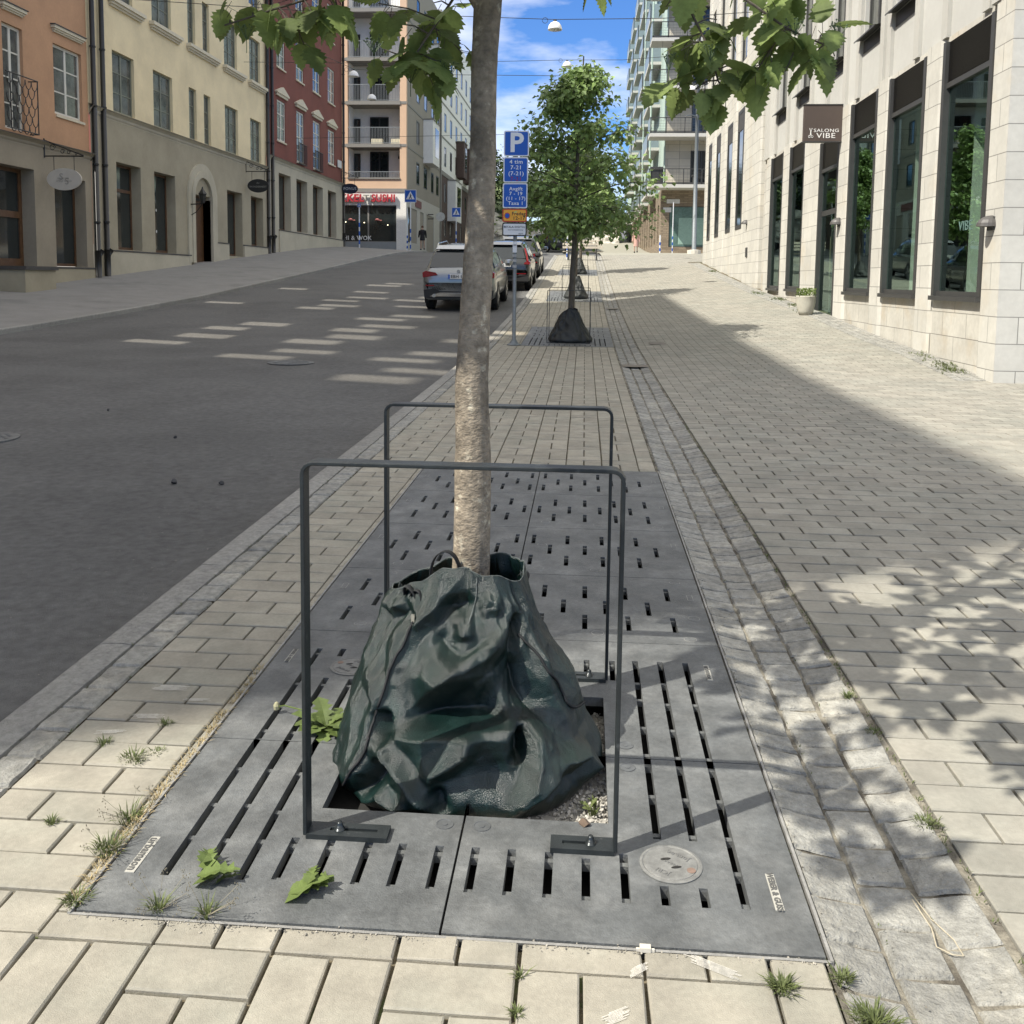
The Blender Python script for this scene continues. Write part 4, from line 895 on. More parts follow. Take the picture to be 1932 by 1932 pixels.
mb=MB(); mb.box(XL-20,XL-.001,66.4,66.7,1,24); mb.obj('end_wall',m_re,br_); mb=MB(); mb.box(XL-20,XL-.01,66.72,66.75,1,7.6); mb.obj('end_base',m_gb2,br_)
drainpipe(66.55,22.2,'black drainpipe at the corner of the red house')
# ---- hanging signs
def bracket_sign(name,label,y,zc,a,b,face,words,x0=XL,proj=1.3,dy=0,txt=None,sc=.3,bx=None,zoff=0):
    t=thing(name,label,'shop sign',(x0,y,zc)); mb=MB(); zt=zc+b+.38
    L=proj; mb.tube([(x0+.06,y,zt+.55),(x0+.06,y,zt-.05)],.025,5); mb.tube([(x0+.06,y,zt+.5),(x0+L*1.12,y,zt+.02)],.022,5); mb.tube([(x0+.06,y,zt),(x0+L*1.12,y,zt)],.022,5)
    for cx,cz,r in ((.28,.26,.11),(.55,.14,.08),(.72,.12,.07),(.92,.07,.045)): mb.tube([(x0+L*cx+r*(1-q*.08)*math.cos(q),y,zt+cz+r*(1-q*.08)*math.sin(q)) for q in [i*.6 for i in range(14)]],.012,4)
    for s in (-.45,.45): mb.tube([(x0+L*.58+s*a*1.3,y,zt),(x0+L*.58+s*a*1.3,y,zc+b*.75)],.012,4)
    mb.obj('iron_bracket',m_pipe,t); c=(x0+L*.58,y,zc)
    q=MB(); q.disc((c[0],y+.03,zc),(a,0,0),(0,0,b),40,(0,-.06,0)); f=q.obj('sign_plate',face,t)
    for body,size,dz,dx in words: text(body,size,txt,f,frameM((c[0]+dx,y-.032,zc+dz),(1,0,0),(0,0,1)),.003,'lettering')
    return t
bracket_sign('oval_sign','pale oval hanging sign with thin grey lettering beside the black drainpipes',29.27,4.43,.57,.345,mat('sign_cream',(.50,.46,.39),.8,var=.04),[('S',.30,.07,-.09),('S',.30,-.07,.09),('SANAZ FEIL',.07,.025,-.02),('ATELJE SWEDN',.07,-.06,0)],proj=1.2,txt=mat('sign_ink',(.30,.28,.24),.8))
bracket_sign('oval_sign','black oval hanging sign on the cream house',47.33,5.98,.55,.335,mat('sign_black',(.012,.012,.011),.6,var=.05),[('WUNDERNEST',.125,-.05,0),('the',.11,.14,0)],txt=mat('sign_grey_ink',(.22,.22,.2),.8),proj=1.17)
bracket_sign('oval_sign','dark blue oval hanging sign lettered FONUS at the red house corner',66.3,7.62,.57,.36,mat('sign_navy',(.008,.012,.03),.5,var=.05),[('FONUS',.27,0,0)],txt=mat('sign_pale_ink',(.5,.52,.55),.8),proj=1.12)
q=MB(); q.box(XL+.055,XL+.09,65.2,66.2,9.0,9.5); q.obj('street_name_plate',mat('plate_white',(.6,.6,.58),.7),br_)
# ================================================================ CORNER BUILDING BEYOND THE SIDE STREET
YF=75; XC=-14.2
m_sal=mat('salmon_panel',(.62,.43,.29),.85,var=.04,vs=.5); m_pan=mat('pale_render',(.55,.52,.46),.9,var=.05); m_gst=mat('grey_beige_facade',(.27,.245,.205),.9,var=.05,vs=.4); m_wht=mat('white_render',(.74,.73,.70),.9,var=.04); m_dk=mat('dark_brown_brick',(.075,.05,.042),.9,var=.1,brick=(.25,.08,.01,1.3,.1)); m_band=mat('grey_band',(.22,.21,.19),.8,var=.05); m_wb=mat('white_glazed_brick',(.78,.76,.70),.7,var=.04,brick=(.28,.09,.012,.82,.03))
bc=thing('apartment_building','salmon and grey apartment block with stacked corner balconies above the sushi restaurant','building',(XC,YF,3.7))
zs=[9.25,11.95,15.25,18.6,22.35,26.0]
mb=MB()
# columns and bands of the front
mb.box(-14.72,XC,YF,YF+.4,8.45,26.5); mb.box(-30,-18.88,YF,YF+.4,8.45,26.5); mb.box(-18.88,-14.72,YF+.002,YF+.4,8.45,9.2)
mb.box(-15.3+.58,XC-.001,YF+.4,YF+2.4,8.45,26.5); mb.obj('column_wall',m_sal,bc)
mb=MB(); mb.box(-18.9,-14.7,YF+1.9,YF+2.1,9.2,26.5); mb.box(-18.95,-18.85,YF+.4,YF+1.9,9.2,26.5); mb.box(-14.76,-14.70,YF+.4,YF+1.9,9.2,26.5); mb.obj('loggia_wall',m_wht,bc)
tops=[9.2,11.95,15.25,18.6,22.35]
for i,z in enumerate(tops):
    mb=MB(); 
    if i: mb.box(-19.0,-14.66,YF-.06,YF+1.89,z-.28,z-.001); mb.box(-30,-18.86,YF-.03,YF-.001,z-.22,z-.02); mb.box(-14.72,XC+.03,YF-.03,YF-.001,z-.22,z-.02)
    else: mb.box(-18.9,-14.7,YF-.08,YF+.1,z,z+.12)
    mb.objs('balcony_slab',m_band,bc)
    mb=MB(); zb=z+.05; zt=z+(1.25 if i else .55)
    for k in range(34): x=-18.86+k*.122; mb.box(x,x+.022,YF+.02,YF+.04,zb,zt)
    mb.box(-18.88,-14.72,YF+.01,YF+.05,zt,zt+.05); mb.box(-18.88,-14.72,YF+.01,YF+.05,zb,zb+.04); mb.obj('balcony_railing',mat('rail_grey',(.22,.24,.25),.5,var=.05),bc)
    PF=lambda u,v,w:(u,YF+1.88+w-.1,v)
    win(bc,-17.5,-15.98,z+.08,z+2.35,m_pipe,0,1,2,t=.09,P=PF,name='balcony_door'); win(bc,-18.8,-18.3,z+.08,z+2.2,m_pipe,0,1,1,t=.07,P=PF,name='balcony_door')
q=MB(); q.box(-15.2,-15.0,YF+1.75,YF+1.88,11,11.2); [q.box(-15.1,-14.95,YF+1.75,YF+1.88,z+1.9,z+2.15) for z in tops[1:]]; q.objs('wall_lamp',m_pipe,bc)
q=MB(); [q.box(a,a+.9,YF+.8,YF+1.4,12.0,12.45) for a in (-17.2,-15.6)]; q.objs('balcony_chair',mat('cushion_pale',(.6,.55,.4),.9),bc)
# sushi restaurant front
mb=MB(); mb.box(-14.98,XC,YF-.05,YF+.4,3.3,8.15); mb.box(-30,-14.98,YF-.048,YF+.4,7.15,8.2); mb.obj('brick_pier',m_wb,bc); mb=MB(); mb.box(-30,XC+.02,YF-.09,YF+.39,8.151,8.46); mb.obj('fascia_band',m_band,bc)
PS=lambda u,v,w:(u,YF+w,v)
mb=MB(); mb.box(-30,-14.98,YF+.05,YF+.3,3.3,4.25); mb.obj('stall_riser',mat('grey_teal_panel',(.25,.27,.27),.7,var=.06),bc)
for a,b in ((-24,-21.7),(-21.7,-19.4),(-19.4,-17.27),(-17.27,-14.98)): win(bc,a,b,4.25,7.14,m_band,.1,1,1,t=.06,P=PS,glass=m_glass,name='restaurant_window')
m_red=mat('red_sign_letter',(.42,.02,.035),.6,var=.05)
text('MIKKEL',.80,m_red,bc,frameM((-18.95,YF-.22,7.66),(1,0,0),(0,0,1)),.09,'sign_lettering',sx=1.0,bold=.02); text('TI',.72,m_band,bc,frameM((-17.25,YF-.22,7.66),(1,0,0),(0,0,1)),.09,'sign_lettering',sx=1.1); text('SUSHI',.80,m_red,bc,frameM((-15.98,YF-.22,7.66),(1,0,0),(0,0,1)),.09,'sign_lettering',sx=.86,bold=.02)
text('SUSHI & WOK',.46,mat('white_lettering',(.75,.75,.72),.7),bc,frameM((-18.55,YF+.08,4.55),(1,0,0),(0,0,1)),.004,'window_lettering',bold=.008)
q=MB()
for x in (-18.7,-16.55): q.lathe([(0,-.08),(.15,-.05),(.19,0),(.14,.07),(0,.12)],(x,YF+.09,6.0),10,cap=False); q.box(x+.1,x+.36,YF+.08,YF+.1,5.94,6.0)
q.obj('pink_shade',mat('pink_shade',(.7,.25,.22),.6),bc)
q=MB(); [q.lathe([(0,-.05),(.05,0),(0,.05)],(x,YF+.09,z),8,cap=False) for x,z in ((-19.1,5.82),(-17.6,5.78),(-15.7,5.6))]; q.objs('lit_bulb',mat('lit_bulb',(1,.85,.55),.5,emit=3,var=0),bc)
# street side of the corner building
PX=lambda u,v,w:(XC-w,u,v)
rowz=[(9.25,11.1),(12.6,14.5),(16.0,17.8),(19.2,21.1),(22.6,24.4)]
g_=[(79.5,80.9),(83.2,84.8),(87.1,88.5),(90.1,91.6)]
H=[(a,b,c,d) for c,d in rowz for a,b in g_]
mb=MB(); holes_mesh(mb,PX,YF+.4,92.4,8.2,26.5,H,.2); mb.obj('side_wall',m_gst,bc)
for h in H: win(bc,*h,m_pipe,-.012,1,1,t=.10,P=PX)
HW=[(95.2+4.1*k,96.5+4.1*k,c,d) for c,d in rowz[1:] for k in range(9)]
mb=MB(); holes_mesh(mb,PX,92.8,132,12.0,27,HW,.2); mb.obj('white_side_wall',m_wht,bc)
HB=[(95.2+4.1*k,96.5+4.1*k,c,d) for c,d in ((9.0,10.9),(5.6,7.4)) for k in range(9)]
mb=MB(); holes_mesh(mb,PX,92.8,132,3,11.6,HB,.2); mb.obj('brown_side_wall',m_dk,bc)
for h in HW+HB:
    if h[0]<125: win(bc,*h,m_pipe,-.012,1,1,t=.10,P=PX)
mb=MB(); mb.box(XC-.2,XC+.05,92.4,132,11.6,12.0); [mb.box(XC-.1,XC+.04,92.8,132,z,z+.15) for z in (15.2,18.5,21.8)]; [mb.box(XC-.1,XC+.03,YF+.4,92.4,z,z+.14) for z in (11.75,15.05,18.4,21.7)]; mb.objs('floor_band',m_band,bc)
mb=MB(); mb.box(XC-.5,XC+.12,92.4,92.8,3,27); mb.obj('downpipe_strip',m_band,bc)
for (a,b,c,d,m) in ((82.9,86.6,11.4,15.1,m_wht),(97.6,102.2,7.3,11.4,m_wht),(104,107,12.4,16.2,m_dk),(110,113,12.4,16.2,m_dk),(86,89,18.4,22.2,m_wht)):
    mb=MB(); mb.box(XC,XC+.85,a,b,c,d); o=mb.obj('bay_window',m,bc); q=MB(); q.box(XC+.851,XC+.87,a+1.2,b-.5,c+.7,d-.5); q.obj('pane',m_glass,o); q=MB(); q.box(XC,XC+.9,a-.05,b+.05,d+.001,d+.1); q.obj('bay_roof',m_band,o)
mb=MB(); holes_mesh(mb,PX,YF+.4,92.4,3,8.2,[(75.8,79.9,4.3,7.1),(81.4,83.2,4.0,7.1),(84.7,88.8,3.6,7.1)],.3); mb.obj('shop_side_wall',mat('white_grey_brick',(.45,.43,.39),.8,var=.05,brick=(.28,.09,.012,.85,.03)),bc)
for a,b in ((75.8,77.8),(77.8,79.9),(81.4,83.2)): win(bc,a,b,4.2,7.1,m_pipe,.1,1,1,t=.08,P=PX,name='shop_window')
mb=MB(); mb.box(XC-.35,XC-.3,84.7,88.8,3.6,7.1); mb.obj('grey_door',m_gst,bc)
q=MB(); q.box(XC+.01,XC+.06,79,81.8,7.35,7.95); q.obj('side_sign',mat('dull_red_sign',(.16,.05,.05),.6),bc)
mb=MB(); mb.box(-30,XC-.05,YF+2.3,132,3,26.5); mb.obj('core_block',m_gst,bc)
t=thing('round_sign','round white shop sign projecting from the side of the corner building','shop sign',(XC,85.5,7)); q=MB(); q.disc((XC+1.15,85.5,6.95),(.40,0,0),(0,0,.40),28,(0,-.12,0)); q.obj('sign_plate',mat('sign_offwhite',(.5,.5,.47),.7),t); q=MB(); q.tube([(XC,85.5,7.15),(XC+.5,85.5,7.15)],.04,5); q.tube([(XC,85.5,6.75),(XC+.5,85.5,6.75)],.04,5); q.obj('arm',m_pipe,t)
# side-street house closing the view behind the red house
b2=thing('side_street_house','pale rear block glimpsed behind the red house','building',(-40,84,3)); mb=MB(); mb.box(-60,-30.05,YF,90,3,20); mb.obj('wall',m_pan,b2)
# ================================================================ RIGHT SIDE: PALE STONE BUILDING
m_st=mat('pale_limestone',(.51,.495,.445),.85,var=.09,vs=1.2,bump=.15,bs=90,col2=(.50,.455,.37),s2=.7,th=(.55,.72),brick=(.92,.3555,.0065,.42,.045,.03))
m_st2=mat('pale_limestone_plinth',(.49,.47,.415),.85,var=.13,vs=1.5,bump=.15,bs=90,col2=(.44,.375,.28),s2=1.3,th=(.52,.75),brick=(.92,.3555,.0065,.42,.045,.03))
m_rn=mat('pale_render_wall',(.49,.485,.45),.92,var=.05,vs=.8,bump=.5,bs=120); m_rn2=mat('fluted_render',(.45,.44,.40),.92,var=.05,vs=.8,bump=.5,bs=120)
m_df=mat('dark_grey_frame',(.045,.045,.043),.5,var=.1); m_lou=mat('dark_louvre',(.06,.057,.053),.55,var=.12,vs=40)
m_tg=mat('shop_glass',(.5,.8,.7),.05,tr=(.76,.92,.86)); m_in=mat('interior_teal_blind',(.36,.53,.47),.9,var=.2,vs=.9,col2=(.27,.42,.37),s2=.8,th=(.4,.6)); m_inw=mat('interior_reveal',(.45,.42,.36),.9,var=.08)
PR_=lambda u,v,w:(XR(u)+w,u,v)
b1=thing('office_building','pale limestone building with tall dark framed shop windows and a salon sign','building',(5.5,29,0))
SH=[(13.55,15.3,1.28,5.12),(16.18,17.95,1.28,5.12),(18.78,20.5,1.28,5.12),(21.5,23.1,.35,4.7),(24.88,26.55,1.28,5.08),(27.6,29.25,1.28,5.12)]
D=.46
mb=MB(); holes_mesh(mb,PR_,12.87,30.6,-.6,5.2,SH,D,vs=(1.0,)); 
mb.obj('stone_base',m_st2,b1)
# shallow pilaster faces between the windows, with splayed edges
mb=MB()
for a,b in ((12.87,13.42),(15.46,16.05),(18.1,18.65),(20.66,21.36),(23.24,24.76),(26.7,27.46),(29.4,30.0)):
    mb.add([PR_(a,.0,-.05),PR_(b,.0,-.05),PR_(b,5.2,-.05),PR_(a,5.2,-.05),PR_(a-(.0 if a<13 else .1),.0,-.001),PR_(b+.1,.0,-.001),PR_(b+.1,5.2,-.001),PR_(a-(.0 if a<13 else .1),5.2,-.001)],[(0,1,2,3),(0,4,7,3),(1,5,6,2),(3,2,6,7)])
mb.objs('pilaster',m_st,b1)
mb=MB(); P=lambda u,v,w:(5.399+u,12.866+w,v); mb.add([P(0,-.6,0),P(14,-.6,0),P(14,5.2,0),P(0,5.2,0)],[(0,1,2,3)]); mb.obj('end_wall',m_st,b1)
def deepwin(parent,a,b,c,d,lou=True,door=False):
    t=.09; mb=MB()
    def fr(a0,b0,c0,d0,w0,w1):
        q=[PR_(u,v,w) for w in (w0,w1) for (u,v) in ((a0,c0),(b0,c0),(b0,d0),(a0,d0))]; mb.add(q,[(0,1,2,3),(7,6,5,4),(0,4,5,1),(1,5,6,2),(2,6,7,3),(3,7,4,0)])
    zt=d-.62 if lou else d
    fr(a-.02,a+t,c,d,-.03,.05); fr(b-t,b+.02,c,d,-.06,.05); fr(a+t,b-t,c,c+t*.8,-.02,.05); fr(a+t,b-t,zt-.08,zt,-.025,.05)
    if not door: fr(a-.05,b+.05,c-.07,c-.002,-.09,.1)
    f=mb.obj('shop_window' if not door else 'shop_door',m_df,parent)
    if lou:
        q=MB(); n=int((d-zt)/.028)
        q.add([PR_(a+t,zt,.045),PR_(b-t,zt,.045),PR_(b-t,d,.045),PR_(a+t,d,.045)],[(0,1,2,3)])
        for k in range(n):
            z=zt+(d-zt)*k/n; q.add([PR_(a+t,z,.0),PR_(b-t,z,.0),PR_(b-t,z+.016,-.012),PR_(a+t,z+.016,-.012),PR_(a+t,z+.018,.028),PR_(b-t,z+.018,.028)],[(0,1,2,3),(3,2,5,4)])
        q.obj('louvre',m_lou,f)
    q=MB(); q.add([PR_(a+t,c+.06,.03),PR_(b-t,c+.06,.03),PR_(b-t,zt-.04,.03),PR_(a+t,zt-.04,.03)],[(0,1,2,3)]); q.obj('pane',m_tg,f)
    q=MB(); e=.75; q.add([PR_(a,c,.06),PR_(b,c,.06),PR_(b,d,.06),PR_(a,d,.06),PR_(a,c,e),PR_(b,c,e),PR_(b,d,e),PR_(a,d,e)],[(0,4,7,3),(1,5,6,2),(0,1,5,4),(3,2,6,7)]); q.obj('inner_reveal',m_inw,f)
    q=MB(); q.add([PR_(a,c,e),PR_(b,c,e),PR_(b,d,e),PR_(a,d,e)],[(0,1,2,3)]); q.obj('blind',m_in,f)
    return f
for i,s in enumerate(SH): f=deepwin(b1,*s,door=(i==3))
q=MB(); 
def frb(q,a0,b0,c0,d0,w0,w1):
    v=[PR_(u,vv,w) for w in (w0,w1) for (u,vv) in ((a0,c0),(b0,c0),(b0,d0),(a0,d0))]; q.add(v,[(0,1,2,3),(7,6,5,4),(0,4,5,1),(1,5,6,2),(2,6,7,3),(3,7,4,0)])
frb(q,21.59,23.01,3.0,3.12,.02,.2); frb(q,22.3,22.37,.7,3.0,.1,.19); o=q.obj('door_leaf_frame',m_df,b1); q=MB(); q.tube([(XR(22)+.06,22.2,1.55),(XR(22)+.06,22.2,2.5)],.018,6); q.obj('handle',mat('brass_handle',(.45,.38,.25),.35,metal=.9,var=.05),o)
q=MB(); q.box(XR(14)+.5,XR(14)+.7,13.75,14.35,1.36,1.95); q.box(XR(14)+.47,XR(14)+.73,13.7,14.4,1.8,2.05); q.obj('dark_planter_inside',m_df,b1)
# ribbed upper wall
UP=[(16.85,18.0,6.32,8.9),(18.78,20.04,6.32,8.9),(21.4,22.6,6.32,8.9),(24.58,25.95,6.32,8.9),(27.41,28.72,6.32,8.9),(14.0,15.2,6.25,8.9)]
UP2=[(a,b,9.6,12.2) for a,b,c,d in UP]
mb=MB(); holes_mesh(mb,lambda u,v,w:(XR(u)+.02+w,u,v),12.9,30.6,5.2,15,UP+UP2,.3); mb.add([(XR(12.9)+.02,12.9,5.2),(19,12.9,5.2),(19,12.9,15),(XR(12.9)+.02,12.9,15)],[(0,1,2,3)]); mb.obj('upper_wall',m_rn,b1)
mb=MB()
edges=[12.95,13.6]+sorted([x for a,b,_,_ in UP for x in (a-.28,b+.28)])+[29.6,30.5]
for a,b in zip(edges[::2],edges[1::2]):
    w=(b-a)
    for k in range(2):
        p=a+w*(.04+.5*k); q=p+w*.42
        if not any(h[0]-.3<(p+q)/2<h[1]+.3 for h in UP):
            mb.add([PR_(p,5.2,-.07),PR_(q,5.2,-.07),PR_(q,15,-.07),PR_(p,15,-.07),PR_(p-.05,5.2,.019),PR_(q+.05,5.2,.019),PR_(q+.05,15,.019),PR_(p-.05,15,.019)],[(0,1,2,3),(0,4,7,3),(1,5,6,2),(0,1,5,4)])
for h in UP:
    for p,q in ((h[0]-.3,h[0]-.06),(h[1]+.06,h[1]+.3)): mb.add([PR_(p,5.2,-.045),PR_(q,5.2,-.045),PR_(q,15,-.045),PR_(p,15,-.045),PR_(p,5.2,.019),PR_(q,5.2,.019),PR_(q,15,.019),PR_(p,15,.019)],[(0,1,2,3),(0,4,7,3),(1,5,6,2),(0,1,5,4)])
mb.obj('render_fluting',m_rn2,b1)
for a,b,c,d in UP+UP2:
    f=win(b1,a,b,c,d,m_df,.10,1,2,t=.07,P=PR_,glass=m_glassl); q=MB(); q.add([PR_(a-.06,c-.03,-.17),PR_(b+.06,c-.03,-.17),PR_(b+.06,c+.02,.1),PR_(a-.06,c+.02,.1),PR_(a-.06,c-.06,-.17),PR_(b+.06,c-.06,-.17)],[(0,1,2,3),(4,5,1,0)]); q.add([PR_(a,c-.28,.012),PR_(b,c-.28,.012),PR_(b,c-.03,.012),PR_(a,c-.03,.012)],[(0,1,2,3)]); q.obj('window_sill',m_df,b1)
# second, higher stone section
S2=[(35.0,36.42,3.38,7.7),(37.62,39.1,3.38,7.6),(41.2,42.46,3.36,7.7),(44.0,45.25,3.33,7.7)]; S2u=[(a,b,9.4,13.6) for a,b,_,_ in S2]
mb=MB(); holes_mesh(mb,PR_,31.2,46.2,0,15.5,S2+S2u,.4); mb.add([PR_(31.2,0,0),PR_(31.2,15.5,0),PR_(31.2,15.5,.3),PR_(31.2,0,.3)],[(0,1,2,3)]); mb.add([(XR(46.2),46.2,1),(19,46.2,1),(19,46.2,15.5),(XR(46.2),46.2,15.5)],[(0,1,2,3)]); mb.obj('stone_wall',m_st,b1)
mb=MB(); mb.add([PR_(30.6,-.3,.22),PR_(31.2,-.3,.22),PR_(31.2,15,.22),PR_(30.6,15,.22),PR_(30.6,-.3,0),PR_(30.6,15,0)],[(0,1,2,3),(4,0,3,5)]); mb.obj('recess_wall',m_st,b1)
mb=MB()
for a,b in ((31.25,34.2),(36.7,37.4),(39.6,40.8),(42.8,43.7),(45.5,46.18)): mb.add([PR_(a,0,-.06),PR_(b,0,-.06),PR_(b,15.5,-.06),PR_(a,15.5,-.06),PR_(a-.03,0,-.001),PR_(b+.03,0,-.001),PR_(b+.03,15.5,-.001),PR_(a-.03,15.5,-.001)],[(0,1,2,3),(0,4,7,3),(1,5,6,2)])
mb.objs('pilaster',m_st,b1)
for s in S2: 
    f=win(b1,s[0],s[1],s[2],s[3],m_df,-.02,1,1,t=.14,P=PR_); q=MB(); frb(q,s[0]+.1,s[1]-.1,s[3]-.75,s[3]-.1,-.01,.03); q.obj('louvre',m_lou,f)
for s in S2u: win(b1,*s,m_df,.05,1,1,t=.12,P=PR_)
# wall lamps, meter box
def wall_lamp(y,z,label):
    x=XR(y)-.05; t=thing('wall_lamp',label,'wall lamp',(x,y,z),'dark dome wall lamps on the stone piers'); mb=MB(); N=9
    R0=.135; o=len(mb.v)
    for j in range(6):
        ph=math.pi/2*j/5
        for i in range(13): th=math.pi*(i/12); mb.v.append((x-.20*math.sin(th)*math.cos(ph)*.999,y+R0*math.cos(th)*math.cos(ph),z+.03+.15*math.sin(ph)))
    mb.f+=[(j*13+i,j*13+i+1,(j+1)*13+i+1,(j+1)*13+i) for j in range(5) for i in range(12)]; mb.f.append(tuple(range(13))); mb.obj('lamp_hood',mat('lamp_grey',(.07,.065,.06),.5,var=.1),t,smooth=False)
    q=MB(); q.box(x-.02,x+.0,y-.1,y+.1,z-.02,z+.16); q.obj('back_plate',m_df,t)
wall_lamp(13.2,2.2,'largest dark dome lamp, on the stone corner pier'); wall_lamp(21.1,2.68,'dark dome lamp beside the glazed shop door'); wall_lamp(33.4,3.4,'small dark dome lamp on the far stone pier')
t=thing('intercom','small black intercom panel on the far stone pier','intercom',(XR(33),33.2,2)); mb=MB(); mb.box(XR(33)-.09,XR(33)-.055,33.05,33.35,2.3,2.62); mb.obj('panel',m_df,t)
# projecting salon sign
t=thing('salon_sign','brown box sign lettered SALONG VIBE projecting over the shop door','shop sign',(5.5,21.25,4.9)); y=21.2
m_sb=mat('brown_sign_face',(.075,.055,.045),.6,var=.05); mb=MB(); mb.box(4.655,5.455,y,y+.14,4.49,5.255); p=mb.obj('sign_box',m_sb,t); mb=MB(); mb.box(4.64,5.47,y-.012,y+.152,5.256,5.275); mb.box(4.64,5.47,y-.012,y+.152,4.47,4.489); mb.box(5.456,5.475,y-.012,y+.152,4.49,5.255); mb.obj('sign_edge',m_df,p)
mw=mat('sign_white',(.78,.77,.74),.6,var=.02)
text('SALONG',.098,mw,p,frameM((5.125,y-.004,4.715),(1,0,0),(0,0,1)),.002,'lettering',sx=1.32); text('VIBE',.155,mw,p,frameM((5.12,y-.004,4.605),(1,0,0),(0,0,1)),.002,'lettering',sx=1.28)
q=MB(); c=4.80
for s in (-1,1):
    q.tube([(c+s*.028,y-.004,4.765),(c-s*.002,y-.004,4.68),(c-s*.012,y-.004,4.61)],.007,4); q.tube([(c-s*.03+.021*math.cos(a),y-.004,4.585+.022*math.sin(a)) for a in [math.pi*i/6 for i in range(13)]],.0045,4)
q.obj('scissors_mark',mw,p)
q=MB(); q.box(5.476,5.53,y+.02,y+.12,4.75,5.0); q.box(5.476,5.52,y+.03,y+.1,4.55,4.62); q.obj('wall_arm',m_df,t)
mat('window_white_lettering',(.10,.17,.15),.7)
text('VIBE',.2,MATS['window_white_lettering'],b1,frameM((XR(14)+.025,14.3,2.3),(0,-1,0),(0,0,1)),.003,'window_lettering',sx=1.2)
# planter
px_,py_=5.0,21.9; pz=gz(px_,py_)
t=thing('plant_pot','pale round pot of small flowers standing by the glazed shop door','plant pot',(px_,py_,pz)); mb=MB(); mb.lathe([(.14,0),(.17,.08),(.21,.28),(.215,.40),(.225,.42),(.21,.43),(.19,.42),(.18,.37),(0,.37)],(px_,py_,pz),24); mb.obj('pot',mat('pale_concrete_pot',(.45,.43,.36),.9,var=.1),t,smooth=True)
q=MB(); random.seed(3)
for k in range(260):
    a=random.random()*6.28; r=.2*math.sqrt(random.random()); leafq(q,Vector((px_+r*math.cos(a),py_+r*math.sin(a),pz+.38+random.random()*.2)),(math.cos(a),math.sin(a),.8),(random.uniform(-1,1),random.uniform(-1,1),1),.055)
q.obj('foliage',m_leaf,t)
# ================================================================ FAR RIGHT BLOCK WITH BALCONIES
YB=71.5; XB=5.55
m_cb=mat('mixed_stone_cladding',(.47,.43,.35),.85,var=.06,vs=.4,brick=(1.7,.52,.02,.75,.22)); m_bb=mat('brown_layered_brick',(.24,.19,.135),.9,var=.1,vs=2,brick=(.6,.13,.02,.7,.25)); m_sof=mat('balcony_soffit',(.50,.49,.45),.9,var=.04); m_rg=mat('balcony_panel',(.20,.25,.27),.35,var=.06); m_gr=mat('green_white_panel',(.42,.52,.45),.7,var=.06)
b3=thing('apartment_building','tall apartment block with stacked glass and steel balconies over brown brick','building',(XB,YB,3.4))
PB=lambda u,v,w:(u,YB+w,v)
mb=MB(); holes_mesh(mb,PB,XB,16,2.5,8.2,[(6.15,8.85,3.95,6.95)],.3); mb.obj('brick_base',m_bb,b3)
w_=win(b3,6.15,8.85,3.95,6.95,m_df,.08,1,1,t=.06,P=PB,glass=mat('pale_teal_glass',(.10,.17,.15),.1,var=.3,vs=1.2,spec=.6),name='shop_window')
q=MB(); 
for k in range(26): x=6.9+.072*k; q.tube([(x,YB+.105,4.15),(x+.01,YB+.105,6.1)],.026,5)
q.obj('curtain',mat('mint_curtain',(.38,.55,.47),.9,var=.1),w_)
H=[(7.6,10.0,z+.05,z+2.4) for z in (8.6,12.3,15.6,18.9,22.2)]
mb=MB(); holes_mesh(mb,lambda u,v,w:(u,YB+.05+w,v),XB+.15,16,8.2,32,H,.2); mb.obj('clad_wall',m_cb,b3)
for h in H: win(b3,*h,m_df,.1,1,3,t=.07,P=PB)
mb=MB(); zf=[8.35,11.95,15.3,18.6,21.9,25.2,28.5]
for z in zf: mb.box(4.45,11,YB-2.0,YB+.04,z-.24,z)
mb.objs('balcony_slab',m_sof,b3)
mb=MB(); gl=MB()
for z in zf:
    zt=z+1.12
    mb.box(4.47,11,YB-2.0,YB-1.94,zt-.05,zt); mb.box(4.47,11,YB-2.0,YB-1.94,z+.02,z+.14); mb.box(4.45,4.5,YB-2,YB,zt-.05,zt)
    for x in (4.48,5.55,6.9,8.2,9.5): mb.box(x,x+.06,YB-2.0,YB-1.94,z,zt)
    for k in range(1,5): mb.box(4.5,11,YB-1.975,YB-1.965,z+.14+k*.18,z+.15+k*.18)
    for k in range(24): mb.box(4.6+k*.26,4.608+k*.26,YB-1.975,YB-1.965,z+.1,zt)
    for x in (5.2,6.6,8.0): mb.box(x,x+.015,YB-1.9,YB-1.885,z,z+3.1)
    gl.box(4.44,4.46,YB-2,YB+.0,z+.02,zt)
mb.obj('balcony_railing',m_df,b3); gl.objs('balcony_side_panel',m_rg,b3)
q=MB(); q.box(4.6,5.5,YB-1.9,YB-1.6,8.4,9.6); q.obj('balcony_storage_box',m_df,b3)
q=MB(); q.box(7.6,8.9,YB-1.5,YB-.8,9.0,9.08); [q.box(x,x+.05,YB-1.5,YB-.8,8.36,9.0) for x in (7.7,8.75)]; [q.box(7.8,8.5,YB-1.9,YB-1.5,8.8+.1*k,8.84+.1*k) for k in range(5)]; q.obj('balcony_table',m_df,b3)
